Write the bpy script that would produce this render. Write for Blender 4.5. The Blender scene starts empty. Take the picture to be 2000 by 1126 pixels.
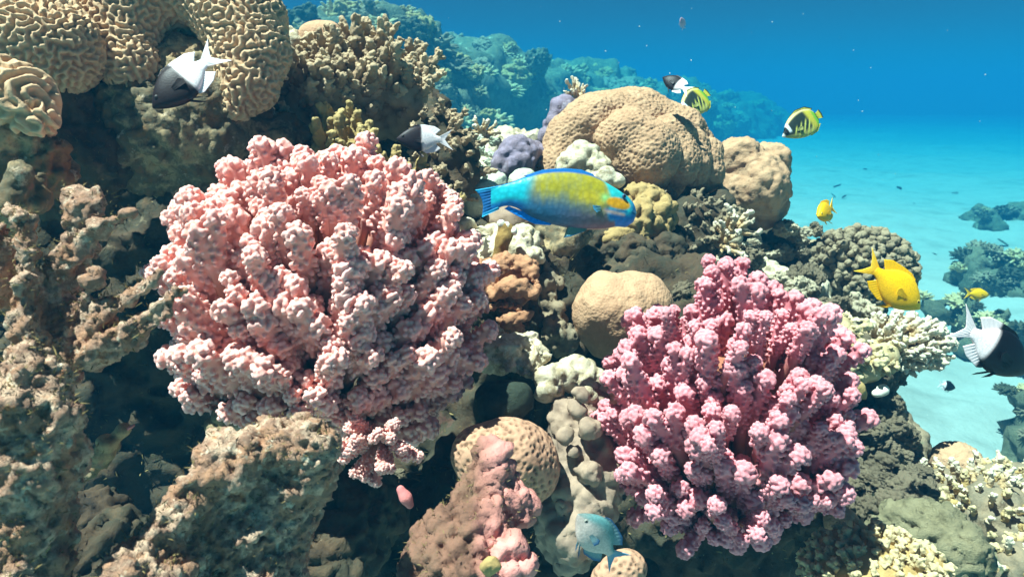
import bpy, math, random, time
import numpy as np
from mathutils import Vector, Matrix, Quaternion
T0 = time.time()
rad = math.radians
scene = bpy.context.scene
C = scene.collection
# ------------------------------------------------------------------ camera
CAM = np.array([0.0, 0.0, 2.0]); PITCH = rad(16.0); FPX = 1303.0
FW = np.array([0, math.cos(PITCH), -math.sin(PITCH)])
UPV = np.array([0, math.sin(PITCH), math.cos(PITCH)])
RT = np.array([1.0, 0, 0])
cd = bpy.data.cameras.new('camera'); cam = bpy.data.objects.new('camera', cd); C.objects.link(cam)
cam.location = CAM; cam.rotation_euler = (math.pi/2 - PITCH, 0, 0)
cd.sensor_width = 36; cd.lens = 36*FPX/2000; cd.clip_start = 0.02; cd.clip_end = 500
cd.dof.use_dof = True; cd.dof.focus_distance = 1.12; cd.dof.aperture_fstop = 10
scene.camera = cam
# ------------------------------------------------------------------ light
SUN_EL, SUN_AZ = rad(68), rad(-110)        # azimuth from +Y (view direction) towards +X
sdir = Vector((math.cos(SUN_EL)*math.sin(SUN_AZ), math.cos(SUN_EL)*math.cos(SUN_AZ), math.sin(SUN_EL)))
world = bpy.data.worlds.new('World'); scene.world = world; world.use_nodes = True
wn = world.node_tree; bg = wn.nodes['Background']
sky = wn.nodes.new('ShaderNodeTexSky'); sky.sky_type = 'NISHITA'; sky.sun_disc = False
sky.air_density = 0.10; sky.dust_density = 0.25; sky.ozone_density = 0.0; sky.sun_elevation = SUN_EL; sky.sun_rotation = SUN_AZ
wn.links.new(sky.outputs[0], bg.inputs[0]); bg.inputs[1].default_value = 0.05
sl = bpy.data.lights.new('sun', 'SUN'); sl.energy = 5.0; sl.angle = rad(0.6); sl.color = (1.0, 0.915, 0.845)
sun = bpy.data.objects.new('sun', sl); C.objects.link(sun)
sun.rotation_euler = (-sdir).to_track_quat('-Z', 'Y').to_euler()
vs = scene.view_settings
vs.view_transform = 'Standard'; vs.look = 'None'; vs.gamma = 1.0; vs.exposure = 1.62; vs.use_curve_mapping = False
scene.render.engine = 'CYCLES'
cy = scene.cycles
cy.max_bounces = 5; cy.diffuse_bounces = 3; cy.glossy_bounces = 2; cy.volume_bounces = 1; cy.transparent_max_bounces = 6
cy.use_denoising = True; cy.caustics_reflective = False; cy.caustics_refractive = False
WATER_D = 0.135; WATER_COL = (0.006, 0.068, 0.132); WATER_ABS = (0.0, 0.50, 0.66)
BOX_TOP = 3.9

# ------------------------------------------------------------------ helpers
def P(x, y, d):
    return CAM + d*(FW + (x-1000)/FPX*RT - (y-563)/FPX*UPV)
def hsh(ix, iy, iz, s):
    h = (ix.astype(np.int64)*73856093) ^ (iy.astype(np.int64)*19349663) ^ (iz.astype(np.int64)*83492791) ^ (s*2654435761)
    h = h & 0xffffffff
    h = ((h ^ (h >> 15))*2246822519) & 0xffffffff
    h = ((h ^ (h >> 13))*3266489917) & 0xffffffff
    h = h ^ (h >> 16)
    return (h & 0xffffff)/float(0x1000000)
def vnoise(p, s=0):
    i = np.floor(p); f = p-i; i = i.astype(np.int64); u = f*f*f*(f*(f*6-15)+10)
    r = 0
    for a in (0, 1):
        wx = u[:, 0] if a else 1-u[:, 0]
        for b in (0, 1):
            wy = u[:, 1] if b else 1-u[:, 1]
            for c in (0, 1):
                wz = u[:, 2] if c else 1-u[:, 2]
                r = r + wx*wy*wz*hsh(i[:, 0]+a, i[:, 1]+b, i[:, 2]+c, s)
    return r*2-1
def fbm(p, o=4, s=0, gain=0.5):
    r = 0; a = 1.0
    for k in range(o):
        r = r + a*vnoise(p*(2.03**k)+17.3*k, s+k); a *= gain
    return r
def worley(p, s=0):
    i = np.floor(p).astype(np.int64); f1 = np.full(len(p), 9.0); f2 = np.full(len(p), 9.0)
    for a in (-1, 0, 1):
        for b in (-1, 0, 1):
            for c in (-1, 0, 1):
                q = i+np.array([a, b, c])
                o = np.stack([hsh(q[:, 0], q[:, 1], q[:, 2], s+k) for k in (1, 2, 3)], 1)
                d = np.sqrt(((q+o-p)**2).sum(1))
                f2 = np.minimum(f2, np.maximum(f1, d)); f1 = np.minimum(f1, d)
    return f1, f2
def sdf_mesh(prims, vox, k):
    """smooth union of tapered capsules (a,b,ra,rb); ra<0 marks a carved hole"""
    A = np.array([p[0] for p in prims], float); B = np.array([p[1] for p in prims], float)
    R = np.abs(np.array([[p[2], p[3]] for p in prims], float)).max(1)
    solid = np.array([p[2] > 0 for p in prims])
    lo = np.minimum(A, B)[solid].min(0)-R[solid].max()*0; lo = (np.minimum(A, B)-R[:, None])[solid].min(0)-4*vox-k*0.3
    hi = (np.maximum(A, B)+R[:, None])[solid].max(0)+4*vox+k*0.3
    n = np.ceil((hi-lo)/vox).astype(int)+1
    f = np.full(n, 50.0, np.float32)
    ax = [lo[t]+np.arange(n[t])*vox for t in range(3)]
    for (a, b, ra, rb) in prims:
        a = np.asarray(a, float); b = np.asarray(b, float)
        neg = ra < 0; ra, rb = abs(ra), abs(rb)
        m = k+3.2*vox; r = max(ra, rb)
        s0 = np.maximum(np.floor((np.minimum(a, b)-r-m-lo)/vox).astype(int), 0)
        s1 = np.minimum(np.ceil((np.maximum(a, b)+r+m-lo)/vox).astype(int)+1, n)
        if (s1 <= s0).any(): continue
        X = ax[0][s0[0]:s1[0]][:, None, None]-a[0]; Y = ax[1][s0[1]:s1[1]][None, :, None]-a[1]; Z = ax[2][s0[2]:s1[2]][None, None, :]-a[2]
        ba = b-a; bb = float(ba@ba)
        if bb < 1e-12:
            d = np.sqrt(X*X+Y*Y+Z*Z)-ra
        else:
            h = np.clip((X*ba[0]+Y*ba[1]+Z*ba[2])/bb, 0, 1)
            d = np.sqrt((X-ba[0]*h)**2+(Y-ba[1]*h)**2+(Z-ba[2]*h)**2)-(ra+(rb-ra)*h)
        sl_ = (slice(s0[0], s1[0]), slice(s0[1], s1[1]), slice(s0[2], s1[2]))
        g = f[sl_]
        if neg:
            d = -d; hh = np.maximum(k-np.abs(g-d), 0)/k if k > 0 else 0
            f[sl_] = np.maximum(g, d)+hh*hh*k*0.25
        else:
            hh = np.maximum(k-np.abs(g-d), 0)/k if k > 0 else 0
            f[sl_] = np.minimum(g, d)-hh*hh*k*0.25
    return nets(f, lo, vox)
def nets(f, lo, vox):
    s = f < 0; nx, ny, nz = f.shape
    cnt = np.zeros((nx-1, ny-1, nz-1), np.int8)
    offs = [(a, b, c) for a in (0, 1) for b in (0, 1) for c in (0, 1)]
    for a, b, c in offs: cnt += s[a:nx-1+a, b:ny-1+b, c:nz-1+c]
    act = (cnt > 0) & (cnt < 8)
    ijk = np.argwhere(act); M = len(ijk)
    idx = np.full(act.shape, -1, np.int64); idx[act] = np.arange(M)
    V = np.stack([f[ijk[:, 0]+a, ijk[:, 1]+b, ijk[:, 2]+c] for a, b, c in offs], 1).astype(float)
    O = np.array(offs, float); acc = np.zeros((M, 3)); num = np.zeros(M)
    for i in range(8):
        for j in range(i+1, 8):
            if abs(O[i]-O[j]).sum() == 1:
                m = (V[:, i] < 0) != (V[:, j] < 0)
                t = np.where(m, V[:, i]/np.where(m, V[:, i]-V[:, j], 1), 0)
                acc += np.where(m[:, None], O[i]+t[:, None]*(O[j]-O[i]), 0); num += m
    verts = lo+(ijk+acc/num[:, None])*vox
    F = []
    for axis in range(3):
        sw = np.moveaxis(s, axis, 0); iw = np.moveaxis(idx, axis, 0)
        a0 = sw[:-1, 1:-1, 1:-1]; a1 = sw[1:, 1:-1, 1:-1]
        e = np.argwhere(a0 != a1)
        if len(e) == 0: continue
        i, j, k = e[:, 0], e[:, 1], e[:, 2]
        q = np.stack([iw[i, j, k], iw[i, j+1, k], iw[i, j+1, k+1], iw[i, j, k+1]], 1)
        fl = ~a0[i, j, k]
        if axis == 1: fl = ~fl
        q[fl] = q[fl][:, ::-1]; F.append(q)
    return verts, np.concatenate(F)
def vnormals(v, q):
    n = np.cross(v[q[:, 2]]-v[q[:, 0]], v[q[:, 3]]-v[q[:, 1]])
    o = np.zeros_like(v)
    for c in range(4):
        for t in range(3): o[:, t] += np.bincount(q[:, c], n[:, t], len(v))
    return o/np.maximum(np.linalg.norm(o, axis=1), 1e-12)[:, None]
def neigh(q, n):
    e = np.concatenate([q[:, [0, 1]], q[:, [1, 2]], q[:, [2, 3]], q[:, [3, 0]]])
    e = np.concatenate([e, e[:, ::-1]]); deg = np.bincount(e[:, 0], minlength=n)
    return e, np.maximum(deg, 1)
def blur(u, e, deg, it):
    for _ in range(it):
        u = 0.5*u+0.5*np.bincount(e[:, 0], u[e[:, 1]], len(u))/deg
    return u
def turing(v, q, n1, n2, bias=0.0, it=26, seed=1):
    e, deg = neigh(q, len(v)); u = np.random.RandomState(seed).randn(len(v))
    for _ in range(it):
        a = blur(u, e, deg, n1); b = blur(a, e, deg, n2-n1)
        u = np.tanh(7*(a-b)+bias)
    return blur(u, e, deg, 1)
def smooth_v(v, q, it):
    e, deg = neigh(q, len(v))
    for _ in range(it):
        v = np.stack([blur(v[:, t], e, deg, 1) for t in range(3)], 1)
    return v
def make_mesh(name, v, q, mat=None, col=None, smooth=True):
    me = bpy.data.meshes.new(name)
    v = np.asarray(v, np.float32); q = np.asarray(q, np.int32); k = q.shape[1]
    me.vertices.add(len(v)); me.vertices.foreach_set('co', v.ravel())
    me.loops.add(q.size); me.loops.foreach_set('vertex_index', q.ravel())
    me.polygons.add(len(q)); me.polygons.foreach_set('loop_start', np.arange(len(q), dtype=np.int32)*k)
    me.polygons.foreach_set('use_smooth', np.full(len(q), smooth))
    if col is not None:
        at = me.attributes.new('Col', 'FLOAT_COLOR', 'POINT')
        c = np.ones((len(v), 4), np.float32); c[:, :col.shape[1]] = col; at.data.foreach_set('color', c.ravel())
    me.update(calc_edges=True)
    if mat: me.materials.append(mat)
    return me
def obj(name, me, parent=None, loc=(0, 0, 0)):
    o = bpy.data.objects.new(name, me); C.objects.link(o); o.location = Vector([float(t) for t in loc])
    if parent: o.parent = parent
    return o
def tag(o, label=None, cat=None, group=None, kind=None):
    if label: o['label'] = label
    if cat: o['category'] = cat
    if group: o['group'] = group
    if kind: o['kind'] = kind
    return o
def empty(name, loc, label, cat, group=None):
    return tag(obj(name, None, None, loc), label, cat, group)
# ------------------------------------------------------------------ materials
def srgb(r, g, b):
    f = lambda c: (c/255/12.92) if c/255 <= 0.04045 else ((c/255+0.055)/1.055)**2.4
    return (f(r), f(g), f(b), 1)
MATS = {}
def mat(name, stops, scale=10, detail=7, rough=0.85, bump=0.5, bscale=90, spot=None, cells=None, attr=None, bdist=0.004, spec=0.25, rnd=0.0, sss=0.0):
    """stops: sRGB colours over a noise; spot: (colour, scale, threshold); cells: (scale, strength) pores; attr: list of (channel, colour, factor)"""
    m = bpy.data.materials.new(name); m.use_nodes = True; nt = m.node_tree; N = nt.nodes; L = nt.links
    b = N['Principled BSDF']; b.inputs['Roughness'].default_value = rough; b.inputs['Specular IOR Level'].default_value = spec
    tc = N.new('ShaderNodeTexCoord'); oi = N.new('ShaderNodeObjectInfo')
    ad = N.new('ShaderNodeVectorMath'); ad.operation = 'ADD'; L.new(tc.outputs['Object'], ad.inputs[0])
    mu = N.new('ShaderNodeVectorMath'); mu.operation = 'SCALE'; mu.inputs['Scale'].default_value = 13.0
    L.new(oi.outputs['Random'], mu.inputs[0]); L.new(mu.outputs[0], ad.inputs[1]); co = ad.outputs[0]
    no = N.new('ShaderNodeTexNoise'); no.inputs['Scale'].default_value = scale; no.inputs['Detail'].default_value = detail; no.inputs['Roughness'].default_value = 0.66
    L.new(co, no.inputs['Vector'])
    ra = N.new('ShaderNodeValToRGB'); L.new(no.outputs[0], ra.inputs[0]); el = ra.color_ramp.elements
    n = len(stops); pos = [0.30+0.40*i/max(n-1, 1) for i in range(n)]
    while len(el) < n: el.new(0.5)
    for i in range(n): el[i].position = pos[i]; el[i].color = srgb(*stops[i])
    c = ra.outputs[0]
    def mix(fac, a, colr):
        x = N.new('ShaderNodeMix'); x.data_type = 'RGBA'; x.clamp_factor = True
        L.new(fac, x.inputs[0]) if not isinstance(fac, float) else setattr(x.inputs[0], 'default_value', fac)
        L.new(a, x.inputs[6])
        if isinstance(colr, tuple): x.inputs[7].default_value = srgb(*colr)
        else: L.new(colr, x.inputs[7])
        return x.outputs[2]
    for sp in (spot or []):
        s = N.new('ShaderNodeTexNoise'); s.inputs['Scale'].default_value = sp[1]; s.inputs['Detail'].default_value = 5; s.inputs['Roughness'].default_value = 0.7
        a2 = N.new('ShaderNodeVectorMath'); a2.operation = 'ADD'; a2.inputs[1].default_value = (sp[2]*31, sp[1], 3.7); L.new(co, a2.inputs[0]); L.new(a2.outputs[0], s.inputs['Vector'])
        r2 = N.new('ShaderNodeValToRGB'); r2.color_ramp.elements[0].position = sp[2]; r2.color_ramp.elements[1].position = sp[2]+0.09
        L.new(s.outputs[0], r2.inputs[0]); c = mix(r2.outputs[0], c, sp[0])
    if attr:
        at = N.new('ShaderNodeAttribute'); at.attribute_name = 'Col'; sx = N.new('ShaderNodeSeparateColor'); L.new(at.outputs['Color'], sx.inputs[0])
        for ch, colr, fac in attr:
            ml = N.new('ShaderNodeMath'); ml.operation = 'MULTIPLY'; ml.inputs[1].default_value = fac; L.new(sx.outputs[ch], ml.inputs[0])
            c = mix(ml.outputs[0], c, colr)
    hts = []
    nb = N.new('ShaderNodeTexNoise'); nb.inputs['Scale'].default_value = bscale; nb.inputs['Detail'].default_value = 8; nb.inputs['Roughness'].default_value = 0.7
    L.new(co, nb.inputs['Vector']); h = nb.outputs[0]
    if cells:
        vo = N.new('ShaderNodeTexVoronoi'); vo.inputs['Scale'].default_value = cells[0]; L.new(co, vo.inputs['Vector'])
        ms = N.new('ShaderNodeMath'); ms.operation = 'MULTIPLY_ADD'; ms.inputs[1].default_value = cells[1]; L.new(vo.outputs['Distance'], ms.inputs[0]); L.new(h, ms.inputs[2]); h = ms.outputs[0]
    if rnd:
        hs = N.new('ShaderNodeHueSaturation'); mr = N.new('ShaderNodeMapRange'); mr.inputs[3].default_value = 1-rnd; mr.inputs[4].default_value = 1+rnd
        L.new(oi.outputs['Random'], mr.inputs[0]); L.new(mr.outputs[0], hs.inputs['Value']); L.new(c, hs.inputs['Color']); c = hs.outputs[0]
    L.new(c, b.inputs['Base Color'])
    bp = N.new('ShaderNodeBump'); bp.inputs['Strength'].default_value = bump; bp.inputs['Distance'].default_value = bdist
    L.new(h, bp.inputs['Height']); L.new(bp.outputs[0], b.inputs['Normal'])
    if sss:
        b.inputs['Subsurface Weight'].default_value = sss; b.inputs['Subsurface Radius'].default_value = (0.012, 0.006, 0.004); b.inputs['Subsurface Scale'].default_value = 0.5
    MATS[name] = m
    return m
def paint_mat(name, rough=0.5, scale=420, bump=0.15):
    m = bpy.data.materials.new(name); m.use_nodes = True; nt = m.node_tree; N = nt.nodes; L = nt.links
    b = N['Principled BSDF']; b.inputs['Roughness'].default_value = rough; b.inputs['Specular IOR Level'].default_value = 0.22
    at = N.new('ShaderNodeAttribute'); at.attribute_name = 'Col'
    tc = N.new('ShaderNodeTexCoord'); vo = N.new('ShaderNodeTexVoronoi'); vo.inputs['Scale'].default_value = scale; L.new(tc.outputs['Object'], vo.inputs['Vector'])
    hs = N.new('ShaderNodeHueSaturation'); mr = N.new('ShaderNodeMapRange'); mr.inputs[1].default_value = 0; mr.inputs[2].default_value = 0.8; mr.inputs[3].default_value = 1.1; mr.inputs[4].default_value = 0.8
    L.new(vo.outputs['Distance'], mr.inputs[0]); L.new(mr.outputs[0], hs.inputs['Value']); L.new(at.outputs['Color'], hs.inputs['Color']); L.new(hs.outputs[0], b.inputs['Base Color'])
    bp = N.new('ShaderNodeBump'); bp.inputs['Strength'].default_value = bump; bp.inputs['Distance'].default_value = 0.001; L.new(vo.outputs['Distance'], bp.inputs['Height']); L.new(bp.outputs[0], b.inputs['Normal'])
    return m
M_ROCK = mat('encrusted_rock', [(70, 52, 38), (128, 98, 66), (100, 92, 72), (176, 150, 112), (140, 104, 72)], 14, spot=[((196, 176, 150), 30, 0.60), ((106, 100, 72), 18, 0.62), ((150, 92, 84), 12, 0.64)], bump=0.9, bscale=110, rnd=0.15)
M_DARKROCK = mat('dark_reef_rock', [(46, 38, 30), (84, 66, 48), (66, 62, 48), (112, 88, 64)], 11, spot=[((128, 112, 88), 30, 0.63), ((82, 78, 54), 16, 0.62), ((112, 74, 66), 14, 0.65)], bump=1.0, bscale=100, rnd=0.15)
M_PALEROCK = mat('pale_rubble', [(120, 100, 76), (188, 170, 138), (214, 200, 172), (168, 148, 116), (226, 214, 190)], 22, spot=[((112, 106, 78), 16, 0.60), ((206, 164, 140), 20, 0.64)], bump=0.9, bscale=140, rnd=0.12)
M_GREENROCK = mat('turfed_slope_rock', [(100, 84, 66), (150, 130, 104), (124, 112, 92), (178, 158, 130)], 16, spot=[((190, 184, 156), 34, 0.62), ((84, 104, 74), 14, 0.58)], bump=1.0, bscale=110, rnd=0.18)
M_WARMROCK = mat('dead_coral_skeleton', [(116, 78, 58), (192, 144, 112), (172, 134, 112), (230, 194, 164), (186, 120, 80)], 34, spot=[((232, 212, 184), 60, 0.58), ((160, 130, 112), 30, 0.62), ((206, 122, 52), 34, 0.65), ((70, 56, 40), 110, 0.60)], bump=1.0, bscale=240, bdist=.006)
M_BRAIN = mat('maze_brain_coral', [(160, 122, 90), (190, 152, 116), (176, 138, 104)], 9, bump=0.35, bscale=260, attr=[(0, (214, 180, 142), 0.6)], spot=[((160, 124, 92), 26, 0.64)], bdist=0.002)
M_PORITES = mat('lobed_brown_coral', [(150, 114, 86), (182, 144, 112), (166, 128, 98), (192, 156, 124)], 12, bump=0.5, bscale=200, cells=(150, 0.8), bdist=0.003, spot=[((150, 108, 76), 40, 0.62)])
M_TANDOME = mat('tan_dome_coral', [(160, 120, 92), (186, 146, 114), (172, 132, 102)], 16, bump=0.5, bscale=240, cells=(210, 1.0), bdist=0.0025)
M_PITTED = mat('pitted_tan_coral', [(152, 108, 86), (188, 144, 116), (170, 126, 100)], 14, bump=0.3, bscale=240, attr=[(0, (84, 62, 44), 0.85)])
M_POC1 = mat('rose_cauliflower_coral', [(160, 108, 70), (184, 128, 88)], 12, rough=0.75, bump=0.6, bscale=380, attr=[(0, (230, 160, 148), 0.92), (1, (252, 218, 214), 0.72)], bdist=0.002, rnd=0.07, sss=0.35)
M_POC2 = mat('magenta_cauliflower_coral', [(140, 88, 62), (168, 108, 84)], 12, rough=0.75, bump=0.7, bscale=380, attr=[(0, (210, 124, 134), 0.92), (1, (244, 188, 192), 0.6)], bdist=0.002, rnd=0.08, sss=0.35)
M_FINGER = mat('brown_finger_coral', [(96, 72, 52), (142, 112, 84), (118, 94, 70)], 40, bump=1.0, bscale=260, attr=[(0, (210, 186, 150), 0.65)], rnd=0.2)
M_OLIVEFINGER = mat('olive_finger_coral', [(120, 92, 46), (160, 128, 72)], 30, bump=0.8, bscale=260, attr=[(0, (206, 184, 128), 0.5)], rnd=0.15)
M_WARTY = mat('ochre_warty_coral', [(112, 86, 50), (158, 126, 78), (136, 104, 62)], 24, bump=0.9, bscale=200, attr=[(0, (196, 166, 112), 0.5)])
M_PALEACRO = mat('pale_staghorn_coral', [(168, 136, 96), (200, 172, 130)], 30, bump=0.5, bscale=300, attr=[(0, (218, 206, 184), 0.8)], rnd=0.1)
M_YELACRO = mat('straw_staghorn_coral', [(150, 122, 76), (190, 160, 104)], 30, bump=0.5, bscale=300, attr=[(0, (204, 188, 150), 0.65)], rnd=0.12)
M_KNOBDARK = mat('grey_brown_knob_coral', [(74, 60, 46), (116, 98, 76)], 30, bump=0.7, bscale=260, attr=[(0, (176, 158, 128), 0.5)], rnd=0.2)
M_PURPLE = mat('lilac_encrusted_rock', [(108, 96, 112), (146, 132, 152), (124, 108, 120), (164, 154, 170)], 26, bump=0.9, bscale=180)
M_MINT = mat('pale_green_nodule', [(160, 168, 146), (204, 208, 186), (184, 190, 160)], 24, bump=0.6, bscale=200, rnd=0.12)
M_ORANGE = mat('orange_folded_coral', [(132, 90, 66), (186, 134, 100), (164, 114, 82)], 22, bump=0.9, bscale=180, spot=[((112, 92, 72), 26, 0.6)])
M_PINKCRUST = mat('pink_coralline_knobs', [(84, 60, 48), (132, 94, 76), (108, 84, 66)], 26, bump=0.7, bscale=190, spot=[((222, 150, 140), 30, 0.64)], attr=[(0, (236, 156, 146), 0.9)])  # browns darkened: shadow falling on the pillar is put into the colour
M_BLACK = mat('dark_green_stone', [(28, 32, 26), (50, 58, 46), (38, 42, 34)], 16, bump=0.9, bscale=120, spot=[((84, 100, 78), 26, 0.64)])
M_GREYBLOB = mat('grey_sponge', [(108, 88, 76), (158, 134, 114), (134, 112, 96)], 14, bump=0.4, bscale=120, spot=[((196, 172, 140), 12, 0.62)])
M_SOFT = mat('soft_coral_fuzz', [(120, 112, 84), (164, 152, 118)], 30, bump=1.0, bscale=240, bdist=0.008)
M_WHITE = mat('bleached_fragment', [(214, 204, 184), (240, 234, 220)], 40, bump=0.5, bscale=200)
M_PINKFLESH = mat('rose_flesh', [(190, 104, 104), (214, 134, 128)], 40, bump=0.3, bscale=200)
M_FISH = paint_mat('fish_scales')
M_FIN = paint_mat('fish_fin', 0.5, 900, 0.05)
M_FAR = mat('far_reef_rock', [(60, 58, 46), (120, 112, 88), (92, 92, 72), (150, 140, 110)], 2.6, bump=1.0, bscale=9, bdist=0.06, spot=[((196, 190, 160), 5, 0.62)], rnd=0.25)
M_SAND = mat('pale_sand', [(138, 138, 130), (162, 162, 154), (150, 148, 140)], 1.3, bump=0.6, bscale=7, bdist=0.05, spot=[((150, 140, 112), 2.2, 0.67)])
M_TURF = mat('algae_turf', [(96, 84, 50), (140, 120, 76)], 40, bump=0.2, bscale=200)
# ------------------------------------------------------------------ shape builders in metres from picture positions
def W(t):                                   # (px, py, depth, radius_px) -> centre, radius
    return P(t[0], t[1], t[2]), t[3]*t[2]/FPX
def caps(*items):
    out = []
    for it in items:
        if isinstance(it, list):
            for a, b in zip(it[:-1], it[1:]):
                (ca, r1), (cb, r2) = W(a), W(b); out.append((ca, cb, r1, r2))
        else:
            c, r = W(it); out.append((c, c, r, r))
    return out
def shape(prims, vox, k, disp=(), smooth=0, seed=0, squash=None):
    """returns verts (world), quads, col"""
    v, q = sdf_mesh(prims, vox, k)
    if smooth: v = smooth_v(v, q, smooth)
    col = np.zeros((len(v), 3))
    for d in disp:
        n = vnormals(v, q); kind, sc, am = d[:3]
        if kind == 'fbm': v = v+n*(fbm(v*sc, 4, seed+3)*am)[:, None]
        elif kind == 'ridge': v = v+n*((0.5-np.abs(fbm(v*sc, 4, seed+9)))*am)[:, None]
        elif kind == 'knob':
            f1, f2 = worley(v*sc+seed, seed); b = np.sqrt(np.clip(1-(f1/0.75)**2, 0, 1)); v = v+n*((b-0.4)*am)[:, None]; col[:, 0] = np.maximum(col[:, 0], b*np.clip(n[:, 2]*1.2, 0, 1) if len(d) > 3 else b)
        elif kind == 'pit':
            f1, f2 = worley(v*sc+seed, seed); v = v-n*(np.exp(-(f1/0.33)**2)*am)[:, None]
        elif kind == 'pore':
            f1, f2 = worley(v*sc+seed, seed); m_ = np.exp(-(f1/.36)**2); v = v-n*(m_*am)[:, None]; col[:, 0] = m_
        elif kind == 'comb':
            f1, f2 = worley(v*sc+seed, seed); v = v+n*((0.25-np.clip(f2-f1, 0, 0.5))*am)[:, None]
        elif kind == 'maze':
            u = turing(v, q, d[3], d[4], d[5], 26, seed+1); v = v+n*(u*am)[:, None]; col[:, 0] = np.clip(u*0.5+0.5, 0, 1)
        elif kind == 'warp':
            v = v+np.stack([fbm(v*sc+t*9.1, 3, seed+t*7) for t in range(3)], 1)*am
    return v, q, col
def solid(name, label, cat, prims, vox, k, m, disp=(), smooth=0, seed=0, group=None, parent=None, base=None):
    v, q, col = shape(prims, vox, k, disp, smooth, seed)
    o0 = np.array([v[:, 0].mean(), v[:, 1].mean(), v[:, 2].min()]) if base is None else np.asarray(base)
    if parent is not None: o0 = np.array(parent.location) if base is None else o0
    me = make_mesh(name, v-o0, q, m, col)
    o = obj(name, me, parent, (0, 0, 0) if parent is not None else o0)
    if parent is None: tag(o, label, cat, group)
    return o
def basis_quat(z, roll=0.0):
    return Vector([float(t) for t in z]).to_track_quat('Z', 'Y') @ Quaternion((0, 0, 1), roll)
rng = random.Random(7)
# ---- branch variants
def poc_variant(seed, L=0.125, nsub=3, spread=0.0125, kr=0.0034, r0=0.0075, r1=0.0088, vox=0.0016, nk=34, sublen=0.6):
    r = random.Random(seed); prims = []; knobs = []
    z0 = L*(1-sublen)
    prims.append(((0, 0, 0), (0, 0, z0), r0, r1*0.95))
    for s in range(nsub):
        a = 2*math.pi*s/nsub+r.uniform(-.5, .5); sp = spread*r.uniform(.7, 1.25) if nsub > 1 else 0.002
        tip = np.array([math.cos(a)*sp, math.sin(a)*sp, L*r.uniform(.84, 1.0)]); st = np.array([0, 0, z0*r.uniform(.6, .95)])
        prims.append((st, tip, r1*.85, r1))
        ax = tip-st; ln = np.linalg.norm(ax); ax /= ln
        u = np.cross(ax, [1, 0, 0.3]); u /= np.linalg.norm(u); w = np.cross(ax, u)
        for i in range(nk):
            g = i*2.39996+r.random(); t = (i+.5)/nk
            if t < 0.42:                      # on the rounded tip
                ph = math.acos(1-t/0.42*0.95); dv = ax*math.cos(ph)+(u*math.cos(g)+w*math.sin(g))*math.sin(ph); p0 = tip
            else:
                dv = u*math.cos(g)+w*math.sin(g); p0 = tip-ax*ln*(t-0.42)/0.58*0.8
            kk = kr*r.uniform(.8, 1.15); c = p0+dv*(r1*1.0); prims.append((c, c+dv*kk*.75, kk*.95, kk*.92)); knobs.append(c+dv*kk)
    v, q = sdf_mesh(prims, vox, kr*0.40)
    K = np.array(knobs); dm = np.full(len(v), 9.0)
    for c in K: dm = np.minimum(dm, ((v-c)**2).sum(1))
    col = np.zeros((len(v), 3)); col[:, 0] = np.clip((v[:, 2]/L-0.12)/0.45, 0, 1); col[:, 1] = np.clip(1-np.sqrt(dm)/(kr*1.25), 0, 1)
    return v, q, col
def finger_variant(seed, L=0.08, r0=0.0125, r1=0.0055, nubs=15, vox=0.0022, amp=0.0026, bend=0.01, nr=0.0045, fork=0.0):
    r = random.Random(seed); prims = []
    mid = np.array([r.uniform(-bend, bend), r.uniform(-bend, bend), L*.55]); tip = mid+np.array([r.uniform(-bend, bend), r.uniform(-bend, bend), L*.45])
    rm = (r0+r1)/2*1.1
    prims += [((0, 0, 0), mid, r0, rm), (mid, tip, rm, r1)]
    if fork:
        t2 = mid+np.array([r.uniform(-1, 1), r.uniform(-1, 1), 1.2])*fork; prims.append((mid*.8, t2, rm*.9, r1))
    for i in range(nubs):
        t = r.uniform(.25, .95); a = r.uniform(0, 6.28); p = mid*(t/.55) if t < .55 else mid+(tip-mid)*((t-.55)/.45)
        rr = r0+(r1-r0)*t; dv = np.array([math.cos(a), math.sin(a), .8]); dv /= np.linalg.norm(dv)
        prims.append((p+dv*rr*.5, p+dv*(rr+nr*1.4), nr*1.1, nr*.7))
    v, q = sdf_mesh(prims, vox, 0.003); n = vnormals(v, q)
    v = v+n*(fbm(v*130, 3, seed)*amp)[:, None]
    col = np.zeros((len(v), 3)); col[:, 0] = np.clip((v[:, 2]/L-0.35)/0.6, 0, 1)
    return v, q, col
def variants(name, fn, seeds, m, **kw):
    out = []
    for s in seeds:
        v, q, c = fn(s, **kw); out.append(make_mesh(name, v, q, m, c))
    return out
def branch(root, part, me, base, direction, sc, roll):
    o = bpy.data.objects.new(part, me); C.objects.link(o); o.parent = root
    o.location = Vector([float(t) for t in (base-np.array(root.location))])
    o.rotation_mode = 'QUATERNION'; o.rotation_quaternion = basis_quat(direction, roll); o.scale = sc
    return o
def fib(n):
    i = np.arange(n)+.5; ph = np.arccos(1-2*i/n); th = math.pi*(1+5**.5)*i
    return np.stack([np.cos(th)*np.sin(ph), np.sin(th)*np.sin(ph), np.cos(ph)], 1)
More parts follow.
